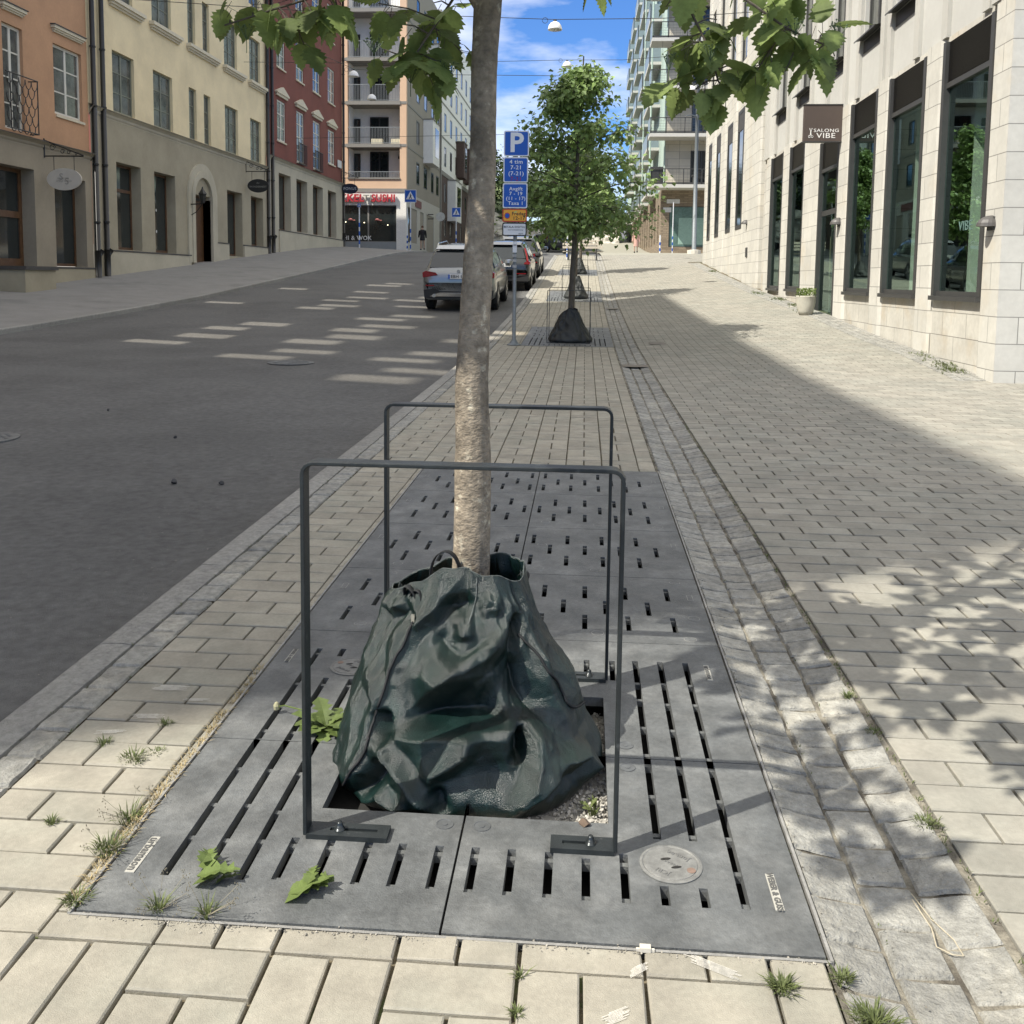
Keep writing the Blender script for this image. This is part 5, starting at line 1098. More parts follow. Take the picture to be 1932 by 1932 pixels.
# street flank with rows of long balconies
mb=MB(); W_=[(YB+2+3.2*k,YB+3.6+3.2*k,4.3,7.2) for k in range(14)]; holes_mesh(mb,lambda u,v,w:(XB+w,u,v),YB,YB+60,2.5,8.2,W_,.35); mb.obj('brick_base',m_bb,b3)
for h in W_[:10]: win(b3,*h,m_df,.25,1,1,t=.1,P=lambda u,v,w:(XB+w,u,v))
mb=MB(); mb.box(XB+.15,XB+.2,YB,YB+60,8.2,32); mb.obj('flank_wall',m_gr,b3)
mb=MB(); rl=MB(); st=MB()
for z in zf:
    for k in range(5):
        y0=YB+5.5+9.5*k; mb.box(4.75,XB+.15,y0,y0+6.2,z-.22,z); rl.box(4.75,4.78,y0,y0+6.2,z+.02,z+1.1); rl.box(4.75,XB+.1,y0,y0+.03,z+.02,z+1.1); st.box(4.74,4.8,y0,y0+6.2,z+1.1,z+1.15); st.box(4.74,4.8,y0-.03,y0+.04,z-.2,z+1.1)
mb.objs('balcony_slab',m_sof,b3); rl.objs('balcony_side_panel',m_rg,b3); st.obj('balcony_railing',m_df,b3)
q=MB()
for x,y in ((4.62,YB+3),(4.6,YB+12)): q.tube([(x+.2,y,8),(x+.2,y,31)],.07,6)
q.objs('downpipe',m_gr,b3)
q=MB(); q.box(XB+.4,XB+1.35,YB-.03,YB-.001,7.15,7.45); q.obj('street_name_plate',MATS['plate_white'],b3); q=MB(); q.box(XB+.15,XB+.75,YB-.028,YB-.001,6.5,6.85); q.obj('house_number_plate',MATS['plate_white'],b3)
mb=MB(); mb.box(XB+.5,16,YB+.4,YB+60,2.5,31.5); mb.obj('core_block',m_gr,b3)
# ================================================================ FAR HILLSIDE
random.seed(2)
mb=MB(); N=60; K_=16
m_rock=mat('pale_rock_face',(.50,.47,.41),.95,var=.3,vs=.9,bump=.8,bs=3,col2=(.22,.20,.165),s2=1.4,th=(.5,.62))
vs=[]
for j in range(K_):
    for i in range(N):
        x=-30+34*i/(N-1); h=j/(K_-1); y=112+h*5+1.6*noise.noise(Vector((x*.35,h*3,1)))+.9*noise.noise(Vector((x*1.1,h*8,2))); z=4.5+h*(4.6+2.2*noise.noise(Vector((x*.2,0,5)))); vs.append((x,y,z))
mb.add(vs,[(j*N+i,j*N+i+1,(j+1)*N+i+1,(j+1)*N+i) for j in range(K_-1) for i in range(N-1)]); tag(mb.obj('rock_hillside',m_rock),kind='structure')
sheet('hill',[-80,-40,-30,-20,-10,0,4],[116,118,125,140,170],4.0,mat('hill_grass',(.10,.13,.04),1,var=.3,vs=.5),lambda x,y:zg(y)-1+(y-116)*.12)
def far_tree(x,y,z,h,r,label,seed):
    random.seed(seed); t=thing('broadleaf_tree',label,'tree',(x,y,z),'trees on the far hillside'); tb=MB(); tb.tube([(x,y,z-1),(x,y,z+h*.6)],[.25,.1],7); tb.obj('trunk',m_bark2,t); lf=MB()
    cl=[Vector((x+random.gauss(0,r*.5),y+random.gauss(0,r*.4),z+h*random.uniform(.25,.95))) for _ in range(30)]
    for k in range(4200):
        c=random.choice(cl); p=c+Vector((random.gauss(0,r*.22),random.gauss(0,r*.22),random.gauss(0,r*.2))); leafq(lf,p,(random.uniform(-1,1),random.uniform(-1,1),random.uniform(-.6,.3)),(random.uniform(-.8,.8),random.uniform(-.8,.8),1),.34)
    lf.obj('crown',m_leaf3,t)
for i,(x,y,h,r,l) in enumerate([(-13,120,9,3.2,'tallest green tree on the rocky hillside behind the signs'),(-8.5,122,7.5,3.0,'broad green tree above the pale rock face'),(-4,121,7,2.8,'green tree above the right end of the rock face'),(.5,124,7,3,'distant tree at the top end of the street'),(3.5,133,6,2.5,'distant tree beside the far end of the footpath'),(-18,123,10,3.5,'distant tree behind the corner apartment block')]):
    far_tree(x,y,zg(y)+2.2 if x<0 else zg(y),h,r,l,40+i)
# ================================================================ CARS
m_tyre=mat('tyre_rubber',(.018,.018,.018),.85,var=.2,vs=20); m_rim=mat('alloy_wheel',(.35,.35,.35),.35,metal=.8,var=.05); m_cg=mat('car_glass',(.015,.02,.022),.05,var=.2,vs=1,spec=.8); m_blk=mat('black_plastic',(.02,.02,.02),.6,var=.1); m_tl=mat('red_tail_lamp',(.22,.008,.010),.2,var=.1,coat=.5); m_pl=mat('licence_plate_white',(.7,.7,.68),.5,var=.02); m_ch=mat('chrome',(.6,.6,.6),.2,metal=1,var=.02)
def car(name,label,loc,paint,L=4.65,Wd=1.88,Hh=1.66,style='suv',plate='EBH 1',rot=0,grp='cars parked along the kerb'):
    """rear bumper at local y=0, nose at y=L, wheels on z=0"""
    t=thing(name,label,'car',loc,grp,(math.atan(.065) if abs(rot)<.5 else 0,0,rot),world=False); w=Wd/2; k=Hh/1.68
    van=style=='van'
    if van: ST=[(0,.42,1.0,1.02,.9,.74),(.04,.34,1.05,1.2,.96,.86),(.1,.3,1.05,1.86,.99,.86),(.5,.28,1.05,1.9,1,.88),(L*.62,.28,1.05,1.88,1,.86),(L*.72,.28,1.05,1.74,1,.8),(L*.86,.28,1.02,1.12,.99,.84),(L*.97,.3,.9,.95,.95,.8),(L,.4,.7,.74,.88,.7)]
    else: ST=[(0,.46,.72,.74,.84,.66),(.03,.36,.95,.97,.93,.76),(.10,.31,1.02,1.06,.97,.80),(.20,.29,1.05,1.18,.99,.76),(.42,.28,1.06,1.50,1,.71),(.62,.28,1.06,1.60,1,.69),(1.1,.28,1.06,1.66,1,.69),(L*.5,.28,1.05,1.68,1,.69),(L*.62,.28,1.03,1.60,1,.67),(L*.70,.28,1.02,1.34,1,.72),(L*.78,.28,1.0,1.07,.99,.78),(L*.9,.3,.93,.99,.97,.78),(L*.975,.33,.82,.86,.92,.74),(L,.42,.66,.68,.84,.66)]
    mb=MB(); n=None
    for (y,zb,zs,zt,wf,rw) in ST:
        W_=w*wf; g=(zt-zs); ring=[(0,zb),(W_*.86,zb),(W_*.97,zb+.08),(W_,zb+.28),(W_*1.0,zs-.16),(W_*.975,zs-.04),(W_*.93,zs),(W_*(.93-(.93-rw)*.75),zs+g*.78),(W_*(rw-.03),zt-.03*min(1,g*3)),(W_*rw*.7,zt),(0,zt+.012)]
        ring=ring+[(-x,z) for x,z in reversed(ring[1:-1])]; n=len(ring); mb.v+=[(x,y,z*k) for x,z in ring]
    mb.f+=[(j*n+i,j*n+(i+1)%n,(j+1)*n+(i+1)%n,(j+1)*n+i) for j in range(len(ST)-1) for i in range(n)]+[tuple(range(n)),tuple((len(ST)-1)*n+i for i in range(n))]
    o=mb.obj('body',paint,t,smooth=True,fix=True); 
    def prt(nm,m,fn,par=o): q=MB(); fn(q); return q.obj(nm,m,par)
    # rear glass, side glass (set slightly proud of the shell)
    if van: prt('rear_window',m_cg,lambda q:q.poly([(-w*.74,.045,1.2*k),(w*.74,.045,1.2*k),(w*.72,.075,1.72*k),(-w*.72,.075,1.72*k)],(0,-.02,0)))
    else:
        prt('rear_window',m_cg,lambda q:q.poly([(-w*.80,.165,1.12*k),(w*.80,.165,1.12*k),(w*.74,.30,1.36*k),(w*.66,.43,1.525*k),(-w*.66,.43,1.525*k),(-w*.74,.30,1.36*k)],(0,-.022,.01)))
        prt('roof_spoiler',paint,lambda q:q.poly([(-w*.66,.40,1.56*k),(w*.66,.40,1.56*k),(w*.62,.72,1.645*k),(-w*.62,.72,1.645*k)],(0,-.06,.025)))
        prt('roof_rail',m_ch if style=='suv' else m_blk,lambda q:[q.tube([(s*w*.66,.7,1.62*k),(s*w*.66,.85,1.71*k),(s*w*.66,2.4,1.73*k),(s*w*.64,2.6,1.66*k)],.016,5) for s in (-1,1)])
    ys=[(.62,1.42),(1.47,2.35),(2.4,3.1)] if not van else [(L*.64,L*.8)]
    for s in (-1,1):
        for (a,b) in ys:
            def sidew(q,a=a,b=b,s=s):
                top=lambda y:1.47 if y<L*.6 else 1.47-(y-L*.6)*.55
                q.poly([(s*w*.925,a,1.10*k),(s*w*.925,b,1.10*k),(s*w*(.76 if top(b)>1.4 else .80),b-.02,top(b)*k),(s*w*.76,a+(.12 if a<1 else 0),1.46*k)],(s*.022,0,.008))
            prt('side_window',m_cg,sidew)
    # wheels with arches
    for y in (.92*L/4.65,3.72*L/4.65):
        for s in (-1,1):
            prt('wheel_arch',m_blk,lambda q,s=s,y=y:q.poly([(s*w*.9,y+.43*math.cos(a),.36+.43*math.sin(a)) for a in [math.pi*(-.12+1.24*i/16) for i in range(17)]],(s*w*.108,0,0)))
            def tyr(q,s=s,y=y):
                pr=[(.30,0),(.355,.02),(.365,.06),(.365,.19),(.355,.23),(.30,.25)]; b=len(q.v); N=24
                for r,x in pr:
                    for i in range(N): a=6.283*i/N; q.v.append((s*(w+.015-x),y+r*math.cos(a),.365+r*math.sin(a)))
                for j in range(5):
                    for i in range(N): q.f.append((b+j*N+i,b+j*N+(i+1)%N,b+(j+1)*N+(i+1)%N,b+(j+1)*N+i))
                q.f.append(tuple(b+5*N+i for i in range(N)))
            wo=prt('wheel',m_tyre,tyr,t)
            def rim(q,s=s,y=y):
                q.disc((s*(w-.01),y,.365),(0,.24,0),(0,0,.24),20,(s*.004,0,0))
                for i in range(5): a=6.283*i/5; q.poly([(s*(w+.0),y+.05*math.cos(a+1.57),.365+.05*math.sin(a+1.57)),(s*w,y+.28*math.cos(a+.14),.365+.28*math.sin(a+.14)),(s*w,y+.28*math.cos(a-.14),.365+.28*math.sin(a-.14)),(s*w,y+.05*math.cos(a-1.57),.365+.05*math.sin(a-1.57))],(s*.012,0,0))
            prt('rim',m_rim,rim,wo)
    # rear end
    prt('rear_bumper_trim',m_blk,lambda q:q.poly([(-w*.93,-.005,.36*k),(w*.93,-.005,.36*k),(w*.95,.0,.56*k),(w*.62,-.02,.60*k),(w*.5,-.03,.53*k),(-w*.5,-.03,.53*k),(-w*.62,-.02,.60*k),(-w*.95,.0,.56*k)],(0,.06,0)))
    if style=='suv':
        prt('skid_plate',m_ch,lambda q:q.poly([(-w*.78,-.035,.40*k),(w*.78,-.035,.40*k),(w*.62,-.045,.475*k),(w*.48,-.045,.50*k),(-w*.48,-.045,.50*k),(-w*.62,-.045,.475*k)],(0,.03,0)))
        prt('exhaust_pipe',m_ch,lambda q:[q.tube([(s*w*.66,-.05,.42*k),(s*w*.66,.1,.42*k)],.05,12) for s in (-1,1)])
        for s in (-1,1):
            def tl(q,s=s): q.poly([(s*w*.56,.0,.94*k),(s*w*.97,.02,.87*k),(s*w*.985,.02,.99*k),(s*w*.90,.02,1.04*k),(s*w*.62,.0,1.0*k)],(s*.02,.16,0))
            prt('tail_lamp',m_tl,tl)
            prt('reflector',m_tl,lambda q,s=s:q.box(min(s*w*.66,s*w*.90),max(s*w*.66,s*w*.90),-.012,.03,.655*k,.69*k))
    elif style=='hatch':
        for s in (-1,1):
            def tl(q,s=s): q.poly([(s*w*.76,.01,.94*k),(s*w*.97,.02,.93*k),(s*w*.985,.02,1.02*k),(s*w*.88,.02,1.05*k),(s*w*.78,.01,.99*k)],(s*.02,.17,0)); q.tube([(s*w*.90,.09,1.04*k),(s*w*.86,.2,1.22*k),(s*w*.78,.36,1.46*k)],.03,6)
            prt('tail_lamp',m_tl,tl)
            prt('reflector',m_tl,lambda q,s=s:q.box(min(s*w*.5,s*w*.85),max(s*w*.5,s*w*.85),-.012,.03,.60*k,.625*k))
    else:
        for s in (-1,1): prt('tail_lamp',m_tl,lambda q,s=s:q.box(min(s*w*.86,s*w*.97),max(s*w*.86,s*w*.97),.01,.08,.95*k,1.35*k))
    def plt(q): q.box(-.27,.27,-.03,.02,.845*k,.96*k)
    p=prt('licence_plate',m_pl,plt); prt('plate_band',mat('plate_blue',(.02,.10,.5),.5,var=0),lambda q:q.box(-.268,-.225,-.034,-.03,.848*k,.957*k),p)
    text(plate,.115,m_blk,p,frameM((.02,-.032,.902*k),(1,0,0),(0,0,1)),.001,'plate_lettering',bold=.002)
    if style=='suv': prt('round_badge',m_ch,lambda q:q.disc((0,.035,1.035*k),(.045,0,0),(0,0,.045),16,(0,-.012,0)))
    prt('tailgate_line',m_blk,lambda q:(q.box(-w*.8,w*.8,-.002,.03,.735*k,.745*k)))
    for s in (-1,1):
        prt('door_mirror',m_blk if style!='suv' else paint,lambda q,s=s:q.lathe([(0,-.09),(.09,-.07),(.12,0),(.1,.08),(0,.1)],(s*(w+.12),3.0*L/4.65,1.13*k),10,cap=False))
    return t
def mpaint(n,c,r=.3,met=.6): return mat(n,c,r,metal=met,var=.03,coat=.8)
car('parked_car','silver SUV partly hidden by the mottled tree trunk',(-3.40,25.55,gz(-3.4,25.9)-.13),mpaint('silver_paint',(.24,.25,.25)),4.7,2.0,1.80,'suv','EBH 151')
car('parked_car','black SUV with tall red L-shaped tail lamps, parked in front of the silver one',(-2.82,32.9,zg(33.3)-.13),mpaint('black_paint',(.022,.026,.027),.22,.3),4.45,1.88,1.70,'hatch','XKD 402')
car('parked_car','dark grey car parked beyond the black SUV',(-2.80,39.3,zg(39.6)-.13),mpaint('dark_grey_paint',(.06,.065,.06),.25,.4),4.5,1.86,1.72,'suv','MRT 83K')
v=car('dark_van','dark grey van seen from behind at the top of the street',(-2.5,84.6,zg(85)-.1),mpaint('anthracite_paint',(.03,.036,.04),.35,.2),4.9,1.95,1.78,'van','BKJ 12L',grp='vehicles at the top of the street')
car('dark_car','black car beside the dark van, turned towards the rock face',(-2.0,92.6,zg(92)-.05),MATS['black_paint'],4.6,1.85,1.6,'hatch','TRP 318',rot=R(78),grp='vehicles at the top of the street')
# ================================================================ STREET FURNITURE
m_blue=mat('sign_blue',(.005,.085,.42),.5,var=.02); m_sw=mat('sign_plate_white',(.68,.70,.72),.5,var=.02); m_yel=mat('sign_yellow',(.75,.36,.03),.5,var=.02); m_redb=mat('sign_red',(.45,.05,.02),.5,var=.02); m_post=mat('galvanised_post',(.17,.19,.20),.55,metal=.3,var=.12,vs=12)
def rrect(x0,x1,z0,z1,r,y,n=5):
    p=[]
    for cx,cz,a0 in ((x1-r,z1-r,0),(x0+r,z1-r,90),(x0+r,z0+r,180),(x1-r,z0+r,270)):
        for k in range(n+1): a=R(a0+90*k/n); p.append((cx+r*math.cos(a),y,cz+r*math.sin(a)))
    return p
ys_=17.1; zb=gz(-1.26,ys_)
t=thing('parking_sign','blue parking sign stack with white letter P above a small yellow plate','road sign',(-1.26,ys_,zb))
mb=MB(); mb.tube([(-1.262,ys_+.05,zb-.05),(-1.262,ys_+.05,4.0)],.034,12); mb.obj('post',m_post,t,smooth=True); q=MB(); q.lathe([(.13,0),(.13,.012),(.09,.03),(.04,.1)],(-1.262,ys_+.05,zb+.002),16); q.obj('post_foot',m_post,t)
q=MB(); q.box(-1.30,-1.225,ys_+.01,ys_+.016,1.93,2.13); q.obj('white_sticker',m_sw,t); q=MB(); [q.box(-1.298,-1.227,ys_+.006,ys_+.012,z,z+.05) for z in (1.85,1.76,1.66)]; q.box(-1.29,-1.235,ys_+.006,ys_+.009,2.05,2.08); q.objs('torn_sticker',mat('torn_sticker',(.35,.35,.34),.8,var=.2),t)
tilt=[-.0]
def plate(x0,x1,z0,z1,edge,face,lines,nm):
    q=MB(); q.poly(rrect(x0,x1,z0,z1,.03,ys_),(0,.012,0)); e=q.obj(nm,edge,t); q=MB(); b=.02; q.poly(rrect(x0+b,x1-b,z0+b,z1-b,.022,ys_-.002),(0,.003,0)); f=q.obj('plate_face',face,e)
    for body,size,cx,cz,m,sx,bd in lines: text(body,size,m,f,frameM((cx,ys_-.0035,cz),(1,0,0),(0,0,1)),.001,'lettering',sx=sx,bold=bd)
    return e
cx=-1.255
plate(-1.478,-1.030,3.635,4.083,m_sw,m_blue,[('P',.47,cx,3.86,m_sw,1.05,.012)],'parking_plate')
plate(-1.483,-1.040,3.175,3.620,m_sw,m_blue,[('4 tim',.098,cx,3.535,m_sw,1.08,.0012),('7-21',.098,cx,3.435,m_sw,1.08,.0012),('(7-21)',.098,cx,3.33,m_sw,1.08,.0012),('7-21',.10,cx,3.235,mat('faded_red_ink',(.25,.02,.10),.6),1.08,.0008)],'hours_plate')
plate(-1.490,-1.047,2.72,3.162,m_sw,m_blue,[('Avgift',.088,cx,3.06,m_sw,1.08,.0012),('7 - 19',.085,cx,2.975,m_sw,1.08,.0012),('(11 - 17)',.085,cx,2.89,m_sw,1.08,.0012),('Taxa 1',.088,cx,2.805,m_sw,1.08,.0012)],'fee_plate')
e=plate(-1.492,-1.052,2.475,2.708,m_redb,m_yel,[('Fredag',.085,cx+.055,2.62,m_blk,1.0,.0012),('12-17',.085,cx+.06,2.54,m_blk,1.05,.0012)],'friday_plate')
q=MB(); q.disc((-1.405,ys_-.003,2.585),(.052,0,0),(0,0,.055),20,(0,-.001,0)); r_=q.obj('no_parking_ring',m_redb,e); q=MB(); q.disc((-1.405,ys_-.0045,2.585),(.039,0,0),(0,0,.042),20,(0,-.001,0)); q.obj('no_parking_disc',m_blue,r_)
plate(-1.492,-1.052,2.225,2.462,m_blk,m_sw,[('BETALA DIGITALT',.048,cx,2.385,m_blk,1.0,.0006),('tester.se/betalparkering',.026,cx,2.335,m_blk,1.0,.0003),('DELAD',.022,cx+.1,2.265,m_blk,1.2,.0006)],'pay_plate')
def crossing(x,y,label,w=.45,zc=None,banded=True,z0=None):
    z0=gz(x,y) if z0 is None else z0; zc=zc or z0+3.6
    t=thing('crossing_sign',label,'road sign',(x,y,z0),'blue pedestrian crossing signs'); mb=MB(); mb.tube([(x,y,z0-.1),(x,y,zc-w*.9)],.045,8); p=mb.obj('post',m_post if not banded else m_sw,t)
    q=MB(); [q.tube([(x,y,z0+.15+.6*k),(x,y,z0+.45+.6*k)],.05,8) for k in range(3)]; q.objs('blue_band',m_blue,p)
    q=MB(); q.poly([(x-w,y-.06,zc-w*1.05),(x+w,y-.06,zc-w*1.05),(x+w,y-.06,zc+w*1.05),(x-w,y-.06,zc+w*1.05)],(0,.02,0)); e=q.obj('sign_plate',m_sw,t)
    q=MB(); b=.92; q.poly([(x-w*b,y-.064,zc-w*.97),(x+w*b,y-.064,zc-w*.97),(x+w*b,y-.064,zc+w*.97),(x-w*b,y-.064,zc+w*.97)],(0,.003,0)); f=q.obj('plate_face',m_blue,e)
    q=MB(); q.poly([(x-w*.74,y-.069,zc-w*.55),(x+w*.74,y-.069,zc-w*.55),(x,y-.069,zc+w*.82)],(0,.003,0)); g=q.obj('white_triangle',m_sw,f)
    q=MB(); yy=y-.073; q.disc((x,yy,zc+w*.33),(w*.075,0,0),(0,0,w*.085),10,(0,.002,0)); q.poly([(x-w*.09,yy,zc-w*.08),(x+w*.1,yy,zc-w*.05),(x+w*.09,yy,zc+w*.24),(x-w*.06,yy,zc+w*.24)],(0,.002,0)); q.poly([(x-w*.28,yy,zc-w*.5),(x-w*.16,yy,zc-w*.5),(x+w*.06,yy,zc-w*.07),(x-w*.09,yy,zc-w*.07)],(0,.002,0)); q.poly([(x+w*.14,yy,zc-w*.5),(x+w*.26,yy,zc-w*.5),(x+w*.1,yy,zc-w*.07),(x-w*.03,yy,zc-w*.07)],(0,.002,0)); q.poly([(x+w*.08,yy,zc+w*.2),(x+w*.24,yy,zc-.0),(x+w*.19,yy,zc-w*.03),(x+w*.05,yy,zc+w*.12)],(0,.002,0)); q.obj('walking_figure',m_blk,g)
    return t
crossing(-13.3,72,'larger blue crossing sign on the corner beside the sushi restaurant',.45,7.62,z0=3.5); crossing(-10.88,80,'smaller blue crossing sign on a pale post above the silver car roof',.38,6.97,z0=3.75)
crossing(-15.82,66,'narrow crossing sign seen edge-on in front of the restaurant window',.12,6.45,z0=3.6)
def banded(x,y,h,label,r=.045,z0=None):
    z0=gz(x,y) if z0 is None else z0; t=thing('marker_post',label,'marker post',(x,y,z0),'blue and white marker posts'); mb=MB(); mb.tube([(x,y,z0-.05),(x,y,z0+h)],r,8); mb.obj('post',m_sw,t); q=MB(); n=3; [q.tube([(x,y,z0+.12+.4*k),(x,y,z0+.32+.4*k)],r*1.12,8) for k in range(min(3,int(h/.4)))]; q.objs('blue_band',m_blue,t)
banded(5.05,65.2,1.2,'short striped marker post at the corner of the brown brick base'); banded(5.9,65.4,3.4,'tall thin striped post in front of the curtained window',.03); banded(-.98,52.6,1.5,'striped marker post rising behind the bench'); banded(-13.85,73.6,3.2,'striped post against the side of the corner building',.05,z0=3.6)
# bench
t=thing('bench','slatted timber bench seen from behind at the end of the tree row','bench',(-.14,52,zg(52))); z=zg(52); m_wd=mat('weathered_timber',(.52,.47,.39),.85,var=.15,vs=6)
mb=MB(); [mb.box(-1.22,.95,51.78,51.84,z+.62+.17*k,z+.74+.17*k) for k in range(3)]; mb.obj('backrest',m_wd,t); mb=MB(); [mb.box(-1.22,.95,51.9+.12*k,52.0+.12*k,z+.44,z+.48) for k in range(4)]; mb.obj('seat',m_wd,t)
for x in (-.92,.62): mb=MB(); mb.box(x-.035,x+.035,51.85,52.4,z-.02,z+.44); mb.box(x-.03,x+.03,51.845,51.9,z+.44,z+1.05); mb.obj('leg',m_df,t)
# lamp post and hanging lamps
t=thing('street_lamp','tall plain grey lamp post standing by the far end of the stone building','street lamp',(6.55,60,gz(6.2,60))); z=gz(6.2,60); mb=MB(); mb.tube([(6.75,60,z),(6.72,60,z+5.5),(6.72,60,17.5)],[.14,.115,.08],14); mb.obj('post',m_post,t,smooth=True); q=MB(); q.lathe([(.42,-.02),(.42,.22),(.2,.25)],(6.75,60,z),12); q.obj('footing',m_pan,t); q=MB(); q.tube([(6.72,60,11.5),(6.3,59.6,11.55),(5.9,59.0,11.4)],.035,6); q.obj('arm',m_post,t)
m_lw=mat('white_lamp_shade',(.78,.78,.76),.5,var=.02)
def hang_lamp(x,y,z,label,wire=None,s=1):
    t=thing('hanging_lamp',label,'street lamp',(x,y,z),'white dome lamps hung on wires across the street'); mb=MB(); r=.225*s
    mb.lathe([(r*.16,r*1.12),(r*.30,r*1.02),(r*.62,r*.86),(r*.88,r*.5),(r,r*.05),(r,-.02),(r*.93,-.02),(r*.9,r*.1),(r*.5,r*.7),(0,r*.8)],(x,y,z),20,cap=False); mb.obj('lamp_shade',m_lw,t,smooth=True); q=MB(); q.lathe([(.05,r*1.1),(.05,r*1.3),(.02,r*1.36)],(x,y,z),10); q.obj('cap',m_pipe,t)
    if wire:
        w=thing('span_wire','thin wire '+wire[0],'wire',(x,y,z+r*1.36),'thin wires spanning the street'); q=MB(); a,b=Vector(wire[1]),Vector(wire[2]); c=Vector((x,y,z+r*1.36)); q.tube([a,a+(c-a)*.5-Vector((0,0,.12)),c],.011,4); q.tube([c,c+(b-c)*.5-Vector((0,0,.1)),b],.011,4); q.tube([(x-.32+.09*math.cos(k*.7),y,z+r*1.25+.09*math.sin(k*.7)) for k in range(10)],.008,4); q.obj('cable',m_pipe,w)
hang_lamp(-1.09,31,9.38,'white dome lamp highest against the blue sky',('carrying the highest lamp against the sky',(XL,31,10.6),(XR(31)+.1,31,9.9)))
hang_lamp(-1.04,47,11.72,'smaller white dome lamp hung lower against the sky',('carrying the lower lamp against the sky',(XL,47.4,12.1),(4.3,47,12.2)))
hang_lamp(-10.3,42,10.25,'upper white dome lamp in front of the balconies',('from the cream house to the upper lamp before the balconies',(XL,45.2,14.2),(-1.2,38,9.4)))
hang_lamp(-10.4,46,10.0,'lower white dome lamp in front of the balconies')
hang_lamp(5.45,51.5,11.45,'upper white dome lamp near the grey lamp post',None,.95); hang_lamp(5.25,52.5,10.95,'lower white dome lamp near the grey lamp post',None,.95)
w=thing('span_wire','long thin wire crossing the sky just above the second tree','wire',(0,56,12),'thin wires spanning the street'); q=MB(); q.tube([(XL,56,9.6),(-6,56,9.8),(5.4,58,10.4)],.012,4); q.obj('cable',m_pipe,w)
# manhole covers
def manhole(x,y,r,label,dz=-.1):
    z=zg(y)+dz; t=thing('manhole_cover',label,'manhole cover',(x,y,z),'round manhole covers in the road'); mb=MB(); s=(zg(y+.5)-zg(y-.5)); o=mb; o.disc((x,y,z+.004),(r,0,0),(0,r,r*s),32,(0,0,.006)); q=o
    for i in range(-6,7):
        for j in range(-6,7):
            if (i*i+j*j)**.5<6.2 and (i+j)%2==0: q.box(x+i*r*.14-r*.04,x+i*r*.14+r*.04,y+j*r*.14-r*.04,y+j*r*.14+r*.04,z+.009+j*r*.14*s,z+.014+j*r*.14*s)
    o.obj('cover',m_iron,t); q=MB(); q.lathe([(r*1.0,0),(r*1.0,.011),(r*1.1,.011),(r*1.1,0)],(x,y,z+.001),32,cap=False); q.obj('rim_ring',m_iron,t)
manhole(-4.57,14.5,.33,'round cast cover in the middle of the road'); manhole(-5.32,7.9,.30,'round cast cover cut off by the picture edge on the road')
def drain(x,y,wx,wy,label):
    z=gz(x,y); t=thing('drain_cover',label,'drain cover',(x,y,z),'small covers in the paving'); mb=MB(); mb.add([(x-wx,y-wy,gz(x,y-wy)+.004),(x+wx,y-wy,gz(x,y-wy)+.004),(x+wx,y+wy,gz(x,y+wy)+.004),(x-wx,y+wy,gz(x,y+wy)+.004)],[(0,1,2,3)]); mb.obj('cover',mat('worn_cover',(.16,.14,.115),.7,var=.25,vs=20),t)
drain(1.42,17.7,.2,.22,'rectangular worn cover in the footpath beside the gutter'); drain(.77,14.1,.19,.17,'brown worn cover lying in the sett gutter, nearest'); drain(.8,26.1,.2,.16,'cover in the sett gutter beside the third tree grate')
